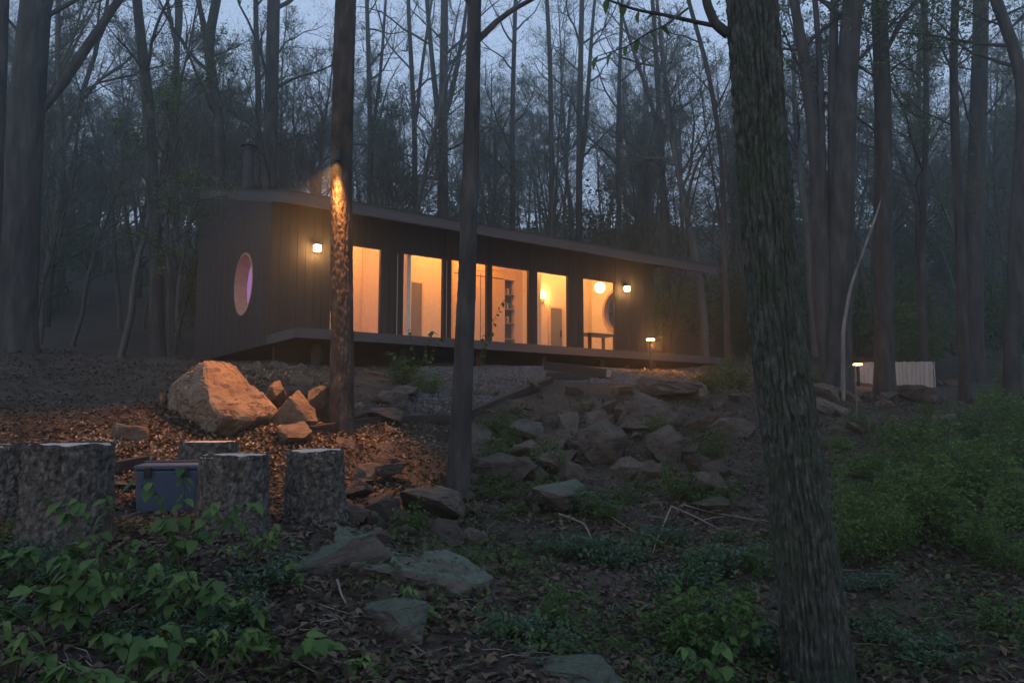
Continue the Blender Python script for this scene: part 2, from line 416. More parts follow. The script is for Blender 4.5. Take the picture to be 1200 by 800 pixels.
def ground(x, y):
    x = np.clip(np.asarray(x, float), GX[0], GX[-1] - 1e-3); y = np.clip(np.asarray(y, float), GY[0], GY[-1] - 1e-3)
    i = np.clip(np.searchsorted(GX, x, side='right') - 1, 0, nx - 2); j = np.clip(np.searchsorted(GY, y, side='right') - 1, 0, ny - 2)
    tx = (x - GX[i]) / (GX[i + 1] - GX[i]); ty = (y - GY[j]) / (GY[j + 1] - GY[j])
    return (gz[j, i] * (1 - tx) + gz[j, i + 1] * tx) * (1 - ty) + (gz[j + 1, i] * (1 - tx) + gz[j + 1, i + 1] * tx) * ty
def gpt(px, py, Y, dz=0.0):
    """Foot point: below the pixel, on the terrain."""
    p = at(px, py, Y); return Vector((p.x, p.y, float(ground(p.x, p.y)) + dz))
def hit(px, py, y0=2.5, y1=60):
    """Where the view through a pixel meets the terrain."""
    prev = None
    ys = np.concatenate([np.arange(y0, 20, 0.1), np.arange(20, y1, 0.5)])
    for Y in ys:
        p = at(px, py, float(Y))
        if p.z <= float(ground(p.x, p.y)): return Vector((p.x, p.y, float(ground(p.x, p.y))))
    return None

# ------------------------------------------------------------------ cabin
cabin = empty('cabin', (P0.x, P0.y, 0), math.pi / 2 - UA)      # local x = along the front, y = into the house
tag(cabin, 'long dark wood cabin with sloping flat roof and glowing floor-to-ceiling windows', 'cabin')
LA, LB, FB = 13.8, 9.8, 2.07            # wall length, depth, facade set-back
RB0, RA1 = 0.62, 15.5                   # roof front edge, roof right end
SL = 0.258
ZR = at(335, 236, 17.5).z              # underside of the roof at its front edge
def zs(b): return ZR + SL * (b - RB0)   # underside of the roof
ZW = at(430, 286, 20.0).z              # window heads
RT = 0.20
def slope_box(mb, a0, a1, b0, b1, lo, hi):
    return mb.hexa([(a0, b0, zs(b0) + lo), (a1, b0, zs(b0) + lo), (a1, b1, zs(b1) + lo), (a0, b1, zs(b1) + lo),
                    (a0, b0, zs(b0) + hi), (a1, b0, zs(b0) + hi), (a1, b1, zs(b1) + hi), (a0, b1, zs(b1) + hi)])
roof = slope_box(MB(), 0.0, RA1 - .04, RB0 + .04, LB + .3, 0.0, 0.22).build('roof', M['soffit'], cabin)
slope_box(MB(), -.03, RA1 + .03, RB0 - .03, LB + .34, 0.25, 0.285).build('roof_edge', M['roofing'], roof)
slope_box(MB(), -.01, RA1 + .01, RB0 - .005, RB0 + .037, -.03, 0.247).build('fascia', M['fascia'], roof)
slope_box(MB(), -.012, -.002, RB0 + .04, LB + .3, -.03, 0.247).build('fascia', M['fascia'], roof)
slope_box(MB(), RA1 - .036, RA1 + .012, RB0 + .04, LB + .3, -.03, 0.247).build('fascia', M['fascia'], roof)
# deck and floor
MB().box(0.0, 15.0, 0.04, LB, ZD - .20, ZD).build('floor_slab', M['soffit'], cabin)
MB().box(-.01, 15.01, 0.0, 0.037, ZD - .22, ZD + .012).build('deck_fascia', M['fascia'], cabin, bevel=.004)
MB().box(15.003, 15.03, 0.04, LB, ZD - .22, ZD + .012).build('deck_fascia', M['fascia'], cabin)
for a in np.arange(0.9, 15, 2.35):
    x, y = float(a), 1.1
    p = H(x, y, 0); g = float(ground(p.x, p.y))
    MB().box(x - .09, x + .09, y - .09, y + .09, g - .3, ZD - .203).build('pier', M['soffit'], cabin)
MB().box(0.3, 14.4, 2.4, 2.6, 0.4, ZD - .203).build('underdeck_dark_wall', M['timber'], cabin)  # dark wall added to keep the space under the deck dark

# side wall of vertical boards, with the round window cut out
ca, cz_ = None, None
bw_, zw_ = None, None
def side_hit(px, py):
    o = Vector((0, 0, CZ)); d = at(px, py, 10) - o
    rel = Vector((P0.x, P0.y, 0)); t = rel.dot(U) / Vector((d.x, d.y, 0)).dot(U)
    p = o + d * t
    return (Vector((p.x, p.y, 0)) - rel).dot(V), p.z
RWB, RWZ = side_hit(285.5, 333)
RWR = (side_hit(285.5, 297)[1] - side_hit(285.5, 369)[1]) / 2
def strip(mb, ss, lo, hi, plane, th):
    """A board over samples ss between lo(s) and hi(s); plane maps (s, t, z)."""
    n = len(ss); vs = []
    for t in (0, th):
        for s in ss: vs.append(plane(s, t, lo(s)))
        for s in ss: vs.append(plane(s, t, hi(s)))
    fs = []
    for i in range(n - 1):
        fs += [(i, i + 1, n + i + 1, n + i), (2 * n + i, 3 * n + i, 3 * n + i + 1, 2 * n + i + 1), (i, 2 * n + i, 2 * n + i + 1, i + 1), (n + i, n + i + 1, 3 * n + i + 1, 3 * n + i)]
    fs += [(0, n, 3 * n, 2 * n), (n - 1, 3 * n - 1, 4 * n - 1, 2 * n - 1)]
    return mb.add(vs, fs)
side = MB().box(0.03, 0.06, FB + .03, LB - .02, ZD - .195, ZD + .1).build('side_wall', M['clad'], cabin)
bw = 0.235
s = FB
k = 0
while s < LB - .01:
    e = min(s + bw - .009, LB)
    off = -.003 * (k % 3)
    mb = MB(); pl = lambda s_, t, z: (off + t, s_, z)
    top = lambda q: zs(q) - .035
    bot = lambda q: ZD - .215
    if e < RWB - RWR or s > RWB + RWR:
        strip(mb, [s, e], bot, top, pl, .024)
    else:
        ss = sorted(set(np.round(np.concatenate([np.linspace(s, e, 8), [x for x in (RWB - RWR, RWB + RWR) if s < x < e]]), 5)))
        h = lambda q: math.sqrt(max(RWR ** 2 - (q - RWB) ** 2, 0))
        strip(mb, ss, lambda q: RWZ + h(q) + 1e-4, top, pl, .024)
        strip(MB(), ss, bot, lambda q: RWZ - h(q) - 1e-4, pl, .024).build('board', M['clad'], side)
    mb.build('board', M['clad'], side)
    s += bw; k += 1
# wrap of the deck corner, side
MB().box(-.012, -.002, 0.04, FB, ZD - .22, ZD + .012).build('deck_fascia', M['fascia'], cabin)
# round window: deep timber ring and pane
rw = empty('round_window', (0, 0, 0)); rw.parent = cabin
def ring(mb, b, z, r0, r1, x0, x1, n=48):
    vs, fs = [], []
    for (r, x) in ((r0, x0), (r1, x0), (r1, x1), (r0, x1)):
        for i in range(n):
            t = 2 * math.pi * i / n; vs.append((x, b + r * math.cos(t), z + r * math.sin(t)))
    for k in range(4):
        for i in range(n):
            j = (i + 1) % n; k2 = (k + 1) % 4
            fs.append((k * n + i, k * n + j, k2 * n + j, k2 * n + i))
    return mb.add(vs, fs)
ring(MB(), RWB, RWZ, RWR - .05, RWR - .003, -.02, .33).build('window_ring', M['trim_wood'], rw, smooth=False)
MB().add([(0.29, RWB + (RWR - .055) * math.cos(t), RWZ + (RWR - .055) * math.sin(t)) for t in np.linspace(0, 2 * math.pi, 49)[:-1]], [tuple(range(47, -1, -1))]).build('pane', M['glass'], rw)

# facade
wins = []
for (x0, x1, py) in ((386, 447, 286), (471, 521, 300), (528, 572, 305), (576, 621, 310), (629, 667, 317), (683, 722, 323)):
    wins.append((house_ray(x0, 350, FB)[0], house_ray(x1, 350, FB)[0]))
facade = MB().box(0.062, wins[0][0] - .03, FB + .05, FB + .14, ZD, zs(FB + .05) - .005).build('front_wall', M['clad'], cabin)
def facade_piece(a0, a1, z0, z1=None):
    """A run of upright boards on the front between a0 and a1."""
    n = max(1, round((a1 - a0) / .235)); w = (a1 - a0) / n
    for i in range(n):
        x0, x1 = a0 + i * w + .004, a0 + (i + 1) * w - .004
        o = .003 * (i % 3)
        zt = (lambda b: zs(b) - .004) if z1 is None else (lambda b: z1)
        MB().hexa([(x0, FB + o, z0), (x1, FB + o, z0), (x1, FB + .046, z0), (x0, FB + .046, z0), (x0, FB + o, zt(FB + o)), (x1, FB + o, zt(FB + o)), (x1, FB + .046, zt(FB + .046)), (x0, FB + .046, zt(FB + .046))]).build('board', M['clad'], facade)
edges = [0.03] + [v for w in wins for v in w] + [LA]
for i in range(0, len(edges), 2):
    if edges[i + 1] - edges[i] > 0.02: facade_piece(edges[i], edges[i + 1], ZD + .005)
    if 0 < i < len(edges) - 2:
        MB().box(edges[i] + .002, edges[i + 1] - .002, FB + .05, FB + .14, ZD, ZW).build('wall_post', M['clad'], cabin)
MB().box(wins[-1][1] + .03, LA - .01, FB + .05, FB + .14, ZD, zs(FB) - .005).build('front_wall', M['clad'], cabin)
MB().box(wins[0][0] - .027, wins[-1][1] + .027, FB + .05, FB + .14, ZW + .003, zs(FB) - .005).build('lintel', M['clad'], cabin)
for (a0, a1) in wins: facade_piece(a0 + .002, a1 - .002, ZW)
# windows: each a frame and its pane
for i, (a0, a1) in enumerate(wins):
    fw = .035 if i != 1 else .05
    w = MB()
    w.box(a0 + .003, a0 + fw, FB + .01, FB + .12, ZD + .02, ZW - .003).box(a1 - fw, a1 - .003, FB + .01, FB + .12, ZD + .02, ZW - .003)
    w.box(a0 + fw, a1 - fw, FB + .012, FB + .118, ZW - .003 - fw, ZW - .003).box(a0 + fw, a1 - fw, FB + .012, FB + .118, ZD + .02, ZD + .02 + fw)
    wo = w.build('window', M['frame'], cabin)
    MB().box(a0 + fw + .001, a1 - fw - .001, FB + .06, FB + .068, ZD + .02 + fw, ZW - .004 - fw).build('pane', M['glass'], wo)
# bright edge strips of the sliding glass door
for a in (wins[1][0] - .16, wins[1][1] + .05):
    MB().box(a, a + .018, FB - .016, FB - .002, ZD + .02, ZW - .1).build('door_edge_strip', M['slat'], cabin)
# other walls
slabs = MB()
b0, b1 = LB - .1, LB - .01
slabs.hexa([(0.03, b0, ZD - .2), (LA, b0, ZD - .2), (LA, b1, ZD - .2), (0.03, b1, ZD - .2), (0.03, b0, zs(b0) - .004), (LA, b0, zs(b0) - .004), (LA, b1, zs(b1) - .004), (0.03, b1, zs(b1) - .004)]).build('back_wall', M['clad'], cabin)
def end_hit(px, py):
    o = Vector((0, 0, CZ)); d = at(px, py, 10) - o
    rel = Vector((P0.x, P0.y, 0)) + U * (LA - .1); t = rel.dot(U) / Vector((d.x, d.y, 0)).dot(U); p = o + d * t
    return (Vector((p.x, p.y, 0)) - rel).dot(V), p.z
EWB, EWZ = end_hit(726, 364); EWR = RWR
he = lambda q: math.sqrt(max(EWR ** 2 - (q - EWB) ** 2, 0))
def end_strip(nm, s0, s1, x0, th, mat, drop):
    tp = lambda q: zs(q) - drop
    bt = lambda q: ZD - .2
    pl = lambda s_, t, z: (x0 + t, s_, z)
    if s1 < EWB - EWR or s0 > EWB + EWR: strip(MB(), [s0, s1], bt, tp, pl, th).build(nm, mat, cabin); return
    ss = sorted(set(np.round(np.concatenate([np.linspace(s0, s1, 6 if s1 - s0 < 1 else 60), [x for x in (EWB - EWR, EWB + EWR) if s0 < x < s1]]), 5)))
    strip(MB(), ss, lambda q: EWZ + he(q) + 1e-4, tp, pl, th).build(nm, mat, cabin)
    strip(MB(), ss, bt, lambda q: EWZ - he(q) - 1e-4, pl, th).build(nm, mat, cabin)
end_strip('end_wall', FB + .15, LB - .11, LA - .10, .088, M['plaster'], .04)
for i in range(32):
    b0 = FB + .05 + i * .24
    if b0 + .23 > LB: break
    end_strip('board', b0, b0 + .231, LA - .010, .028, M['clad'], .005)
ew = empty('round_window', (0, 0, 0)); ew.parent = cabin
ring(MB(), EWB, EWZ, EWR - .12, EWR - .002, LA - .19, LA + .04).build('window_ring', M['trim_wood'], ew)
MB().add([(LA - .03, EWB + (EWR - .121) * math.cos(t), EWZ + (EWR - .121) * math.sin(t)) for t in np.linspace(0, 2 * math.pi, 49)[:-1]], [tuple(range(48))]).build('pane', M['glass'], ew)

# interior shell
IB = 5.3
ZF = ZD + .015
MB().box(0.1, LA - .12, FB + .16, IB + .02, ZD + .002, ZF).build('interior_floor', M['floor'], cabin)
slope_box(MB(), 0.07, LA - .11, FB + .15, LB - .11, -.03, -.006).build('interior_ceiling', M['ceiling'], cabin)
def iwall(nm, a0, a1, b0, b1, z0=None, z1=None, mt='plaster'):
    z0 = ZF if z0 is None else z0
    t = (lambda b: zs(b) - .034) if z1 is None else (lambda b: z1)
    return MB().hexa([(a0, b0, z0), (a1, b0, z0), (a1, b1, z0), (a0, b1, z0), (a0, b0, t(b0)), (a1, b0, t(b0)), (a1, b1, t(b1)), (a0, b1, t(b1))]).build(nm, M[mt], cabin)
# rooms: bedroom at the left, hall, living room
a12 = house_ray(459, 350, 3.2)[0]
iwall('partition_wall', a12, a12 + .12, FB + .17, IB)
iwall('room_wall', 0.07, LA - .101, IB + .03, IB + .15)
a56 = house_ray(634, 350, IB - 1.2)[0]
iwall('partition_wall', a56 - .14, a56, IB - 1.2, IB + .02)
iwall('window_return', .065, .075, FB + .16, RWB - RWR - .02)
iwall('window_return', 0.075, 1.0, FB + .145, FB + .157, mt='plaster')
# dark doorway seen through the glass door
xl, zt_ = house_ray(482, 331, IB); xr, _ = house_ray(494, 331, IB)
d = MB().box(xl, xr, IB - .02, IB + .025, ZF, zt_).build('interior_door', M['door'], cabin)
MB().box(xl - .07, xl - .005, IB - .03, IB + .025, ZF, zt_ + .06).box(xr + .005, xr + .07, IB - .03, IB + .025, ZF, zt_ + .06).box(xl - .005, xr + .005, IB - .03, IB + .025, zt_ + .005, zt_ + .06).build('door_frame', M['cabinet'], d)
# grey door with frame behind the fifth window
xl, zt_ = house_ray(645, 361, IB); xr, _ = house_ray(658, 361, IB)
d = MB().box(xl, xr, IB - .02, IB + .025, ZF, zt_).build('interior_door', M['door'], cabin)
MB().box(xl - .10, xl - .005, IB - .03, IB + .025, ZF, zt_ + .09).box(xr + .005, xr + .10, IB - .03, IB + .025, ZF, zt_ + .09).box(xl - .005, xr + .005, IB - .03, IB + .025, zt_ + .005, zt_ + .09).build('door_frame', M['cabinet'], d)
MB().box(xr - .09, xr - .04, IB - .06, IB - .021, ZF + 1.0, ZF + 1.25).build('door_handle', M['black'], d)
# wall grilles
for px in (561, 584):
    xl, z = house_ray(px - 7, 316, IB - .3); xr, z2 = house_ray(px + 7, 308, IB - .3)
    g = empty('wall_grille', (0, 0, 0)); g.parent = cabin
    MB().box(xl, xr, IB - .31, IB - .285, z, z2).build('grille_frame', M['cabinet'], g)
# cupboard run with shelves niche behind the fourth window
CB = IB - .28
c0 = house_ray(531, 350, CB)[0]; s0, s1 = house_ray(591, 350, CB)[0], house_ray(604, 350, CB)[0]; c1 = house_ray(627, 350, CB)[0]
iwall('cupboard_panel', c0, s0 - .003, CB, IB + .02, mt='cabinet')
iwall('cupboard_panel', s1 + .003, c1, CB, IB + .02, mt='cabinet')
ztop = house_ray(597, 328, CB)[1]
iwall('cupboard_header', s0, s1, CB + .002, IB + .02, z0=ztop, mt='cabinet')
xm = house_ray(563, 350, CB)[0]
MB().box(xm - .012, xm + .012, CB - .012, CB - .002, ZF, ztop + .1).build('cupboard_joint', M['furn'], cabin)
zl = house_ray(563, 324, CB)[1]
MB().box(c0 + .02, s0 - .02, CB - .012, CB - .002, zl, zl + .03).build('cupboard_rail', M['furn'], cabin)
shelf = empty('bookshelf', H((s0 + s1) / 2, CB, ZF), cabin.rotation_euler.z)
tag(shelf, 'tall narrow open bookshelf built into the cupboard behind the fourth window', 'bookshelf')
hw = (s1 - s0) / 2 - .004
MB().box(-hw, hw, .24, .27, 0, ztop - ZF - .01).build('back_panel', M['furn'], shelf)
for sgn in (-1, 1):
    MB().box(min(sgn * hw, sgn * (hw - .02)), max(sgn * hw, sgn * (hw - .02)), .0, .237, 0, ztop - ZF - .01).build('side_panel', M['cabinet'], shelf)
for py in (345, 362, 379, 397):
    z = house_ray(597, py, CB)[1] - ZF
    if z > 0.05: MB().box(-hw + .023, hw - .023, .0, .236, z - .014, z + .014).build('shelf_board', M['slat'], shelf)
for j, py in enumerate((345, 362, 379)):
    z = house_ray(597, py, CB)[1] - ZF + .016
    x = -hw + .04
    for q in range(5 + j % 2):
        w_ = .03 + .035 * random.random(); h_ = .16 + .10 * random.random()
        if x + w_ > hw - .04: break
        bk = MB().box(0, w_, .02, .17, 0, h_).build('book', M[('door', 'furn', 'cabinet', 'blue', 'timber')[q % 5]], None, loc=H((s0 + s1) / 2 + x, CB, ZF + z), rot=(0, 0, cabin.rotation_euler.z))
        tag(bk, ('top', 'second', 'third')[j] + ' shelf book, ' + ('first', 'second', 'third', 'fourth', 'fifth', 'sixth')[q] + ' from the left, in the narrow bookshelf', 'book', 'books in the bookshelf')
        x += w_ + .012
# table
ta, tz = house_ray(699, 392, 3.6)
table = empty('dining_table', H(ta, 3.6, ZF), cabin.rotation_euler.z)
tag(table, 'dark wooden dining table under the globe lamp behind the rightmost window', 'table')
th = max(tz - ZF, .70)
MB().box(-.75, .75, -.42, .42, th - .05, th).build('table_top', M['furn'], table, bevel=.012)
for sx in (-1, 1):
    for sy in (-1, 1):
        MB().box(sx * .6 - .045, sx * .6 + .045, sy * .3 - .045, sy * .3 + .045, 0, th - .052).build('leg', M['furn'], table)
# lamps inside
def point(name, loc, power, col=WARM, rad=.08, parent=None):
    l = bpy.data.lights.new(name, 'POINT'); l.energy = power; l.color = col; l.shadow_soft_size = rad
    o = bpy.data.objects.new(name, l); o.location = loc; COL.objects.link(o)
    if parent: o.parent = parent
    return o
ga, gz_ = house_ray(703, 337, 3.7)
pend = empty('pendant_lamp', H(ga, 3.7, gz_))
tag(pend, 'glowing white globe pendant hanging behind the rightmost window', 'lamp')
gr = .205
MB().lathe([(gr * math.sin(t), -gr * math.cos(t)) for t in np.linspace(0.05, math.pi - .05, 18)], 28).build('globe', M['globe_on'], pend, smooth=True)
ch = zs(3.7) - .04 - gz_ - gr
MB().lathe([(.006, gr), (.006, gr + ch)], 8).build('cord', M['black'], pend)
MB().lathe([(.055, gr + ch - .03), (.055, gr + ch)], 16).build('ceiling_rose', M['black'], pend)
sa, sz = house_ray(636.5, 346, IB - .1)
scon = empty('wall_sconce', H(sa + .05, IB + .02, sz - .12), cabin.rotation_euler.z)
tag(scon, 'warm uplight sconce above the grey door behind the fifth window', 'lamp')
MB().box(-.06, .06, -.10, .0, -.12, .02).build('sconce_body', M['plaster'], scon, bevel=.01)
MB().box(-.045, .045, -.085, -.015, .021, .03).build('bulb', M['lamp_on'], scon)
point('sconce_light', (0, -.10, .14), 45, (1.0, .52, .15), .03, scon)
for i, (a, b, e) in enumerate(((1.6, 4.2, 235), (3.9, 4.0, 95), (6.2, 3.9, 180), (8.0, 3.9, 95), (10.6, 3.8, 155), (12.2, 4.2, 135))):
    cl = empty('ceiling_lamp', H(a, b, zs(b) - .04), cabin.rotation_euler.z)
    tag(cl, ('first', 'second', 'third', 'fourth', 'fifth', 'sixth')[i] + ' round ceiling lamp from the left in the lit room behind the windows', 'lamp', 'ceiling lamps in the cabin')
    MB().lathe([(.11, -.05), (.11, -.008)], 20).build('housing', M['plaster'], cl)
    MB().lathe([(.09, -.062), (.09, -.052)], 20).build('diffuser', M['ceil_on'], cl)
    point('ceiling_light', (0, 0, -.25), e, WARM, .09, cl)
# added glowing sheet for the lilac light in the round window, and the lining of that little room
iwall('bath_wall', 2.2, 2.3, IB + .16, LB - .12, mt='plaster')
MB().box(0.1, 2.2, IB + .16, LB - .12, ZD + .002, ZF).build('interior_floor', M['floor'], cabin)
lb, lz = RWB - .30, RWZ
glow_panel = empty('lilac_glow_panel', H(.37, RWB, ZF), cabin.rotation_euler.z)
tag(glow_panel, 'added glowing lilac panel behind the round side window', 'panel')
MB().box(-.004, .004, -1.0, 1.0, .3, RWZ + RWR - ZF + .15).build('glow_sheet', M['lilac_glow'], glow_panel)
MB().box(-.03, .03, -1.03, 1.03, RWZ + RWR - ZF + .153, RWZ + RWR - ZF + .21).build('head_rail', M['cabinet'], glow_panel)
MB().box(-.02, .02, -1.0, 1.0, .27, .298).build('bottom_rail', M['cabinet'], glow_panel)

# stove pipe
sx = None
for b in (7.0,):
    a, z = house_ray(291, 200, b)
sp = empty('stove_pipe', (a, b, zs(b) + .28)); sp.parent = cabin
zt2 = house_ray(291, 170, b)[1] - (zs(b) + .28)
MB().lathe([(.24, -.02), (.19, .10)], 20).build('flashing', M['pipe'], sp, smooth=False)
MB().lathe([(.16, .101), (.16, zt2 - .22)], 20).build('pipe', M['pipe'], sp, smooth=False)
MB().lathe([(.18, zt2 - .219), (.20, zt2 - .14), (.20, zt2 - .12)], 20).build('collar', M['pipe'], sp)
MB().lathe([(.13, zt2 - .119), (.13, zt2 - .05), (.25, zt2 - .049), (.24, zt2 - .01), (.06, zt2 + .03)], 20).build('rain_cap', M['pipe'], sp)

# outside wall lamps
for (px, py, lab, e) in ((372, 291, 'lit box wall lamp on the cabin front left of the windows', 85), (735, 338.5, 'lit box wall lamp on the cabin front right of the windows', 65)):
    a, z = house_ray(px, py, FB - .1)
    wl_ = empty('wall_lamp', H(a, FB, z), cabin.rotation_euler.z)
    tag(wl_, lab, 'lamp', 'wall lamps on the cabin front')
    MB().box(-.05, .05, -.02, -.001, -.11, .11).build('back_plate', M['black'], wl_)
    MB().box(-.085, .085, -.17, -.021, .088, .105).build('cap', M['black'], wl_)
    MB().box(-.075, .075, -.16, -.025, -.075, .085).build('lamp_glass', M['lamp_on'], wl_, bevel=.01)
    for x in (-1, 1):
        MB().box(x * .0775 - .0025, x * .0775 + .0025, -.163, -.158, -.09, .087).build('cage_bar', M['black'], wl_)
    point('wall_light', (0, -.26, -.02), e, (1, .50, .17), .05, wl_)

# ------------------------------------------------------------------ bollard path lights
def bollard(base, h, lab, e):
    o = empty('path_light', base)
    tag(o, lab, 'lamp', 'path lights')
    MB().box(-.035, .035, -.035, .035, -.15, h - .10).build('post', M['black'], o, bevel=.004)
    MB().box(-.11, .11, -.075, .075, h - .045, h).build('hood', M['black'], o, bevel=.006)
    MB().box(-.095, .095, -.06, .06, h - .085, h - .046).build('lamp_glass', M['path_on'], o)
    point('path_glow', (0, -.0, h - .16), e, (1, .34, .075), .04, o).location = (0.12, .12, h - .16)
    return o
b1 = gpt(763, 438, 20.3); bollard(b1, at(757, 395, 20.3).z - b1.z, 'short black path light glowing on the ground below the right cabin lamp', 150)
b2 = gpt(1006, 447, 20.5); bollard(b2, max(at(1006, 424, 20.5).z - b2.z, .6), 'small path light glowing by the pale slatted enclosure at right', 26)

# ------------------------------------------------------------------ pale slatted enclosure at the right
ep = gpt(1066, 452, 23.0)
encl = empty('slatted_enclosure', ep, R(-8))
tag(encl, 'low enclosure of pale upright boards behind the tree at right', 'enclosure')
ez = at(1060, 424, 23.0).z - ep.z
for i in range(18):
    x = -1.55 + i * .125
    MB().box(x, x + .118, 0, .022, -.25, ez + .01 * (i % 2)).build('board', M['slat'], encl)
for i in range(9):
    y = .03 + i * .125
    MB().box(.74, .762, y, y + .118, -.25, ez).build('board', M['slat'], encl)
MB().box(-1.55, .73, .024, .06, ez - .2, ez - .1).build('rail', M['slat'], encl)

# ------------------------------------------------------------------ trees
def tube_arrays(polys, sides):
    """polys: list of (pts (n,3), radii (n)). Returns verts, quads."""
    VV, FF = [], []; base = 0
    ang = np.arange(sides) * 2 * math.pi / sides
    ca_, sa_ = np.cos(ang), np.sin(ang)
    for pts, rad in polys:
        n = len(pts)
        d = np.gradient(pts, axis=0); d /= (np.linalg.norm(d, axis=1, keepdims=True) + 1e-9)
        ref = np.array([0.31, 0.17, 0.93]) if abs(d[0, 2]) < 0.8 else np.array([0.93, 0.31, 0.1])
        s1_ = np.cross(d, ref); s1_ /= (np.linalg.norm(s1_, axis=1, keepdims=True) + 1e-9)
        s2_ = np.cross(d, s1_)
        ringv = pts[:, None, :] + rad[:, None, None] * (s1_[:, None, :] * ca_[None, :, None] + s2_[:, None, :] * sa_[None, :, None])
        VV.append(ringv.reshape(-1, 3))
        i = np.arange(n - 1)[:, None] * sides; j = np.arange(sides)[None, :]; j2 = (j + 1) % sides
        FF.append(np.stack([base + i + j, base + i + j2, base + i + sides + j2, base + i + sides + j], -1).reshape(-1, 4))
        base += n * sides
    return np.concatenate(VV), np.concatenate(FF)

def merge(parts):
    vs, fs, b = [], [], 0
    for v, f in parts:
        vs.append(v); fs.append(f + b); b += len(v)
    return np.concatenate(vs), np.concatenate(fs)

def leaf_quads(pos, size, r, up=0.5, aspect=0.6):
    """Folded leaf: two quads sharing a midrib, 6 vertices each."""
    n = len(pos)
    d = r.normal(size=(n, 3)); d[:, 2] *= 0.5; d /= np.linalg.norm(d, axis=1, keepdims=True)
    nn = r.normal(size=(n, 3)) * (1 - up); nn[:, 2] += up * 1.5
    s = np.cross(d, nn); s /= (np.linalg.norm(s, axis=1, keepdims=True) + 1e-9)
    nn = np.cross(s, d)
    L = size * (0.6 + 0.8 * r.random(n))[:, None]
    w = L * aspect * 0.5
    bend = L * 0.16
    p0 = pos; pm = pos + d * L * .5; p1 = pos + d * L - nn * bend
    v = np.stack([p0, pm + s * w + nn * bend * .7, p1, pm - s * w + nn * bend * .7], 1)
    return v.reshape(-1, 3), (np.arange(n)[:, None] * 4 + np.array([[0, 1, 2, 3]]))

def leaf_mesh(name, pos, size, r, mat, up=0.5, aspect=0.6):
    v, q = leaf_quads(pos, size, r, up, aspect)
    tri = np.concatenate([q[:, [0, 1, 2]], q[:, [0, 2, 3]]])
    return fastmesh(name, v, tri, mat)

def walk(r, p, d, L, n, wig, up):
    pts = [p]
    st = L / (n - 1)
    d = d / np.linalg.norm(d)
    for _ in range(n - 1):
        d = d + r.normal(size=3) * wig + np.array([0, 0, up])
        d = d / np.linalg.norm(d); p = p + d * st; pts.append(p)
    return np.array(pts)

def side_dir(r, d, ang):
    ref = r.normal(size=3); s = np.cross(d, ref); s /= np.linalg.norm(s) + 1e-9
    return d * math.cos(ang) + s * math.sin(ang)

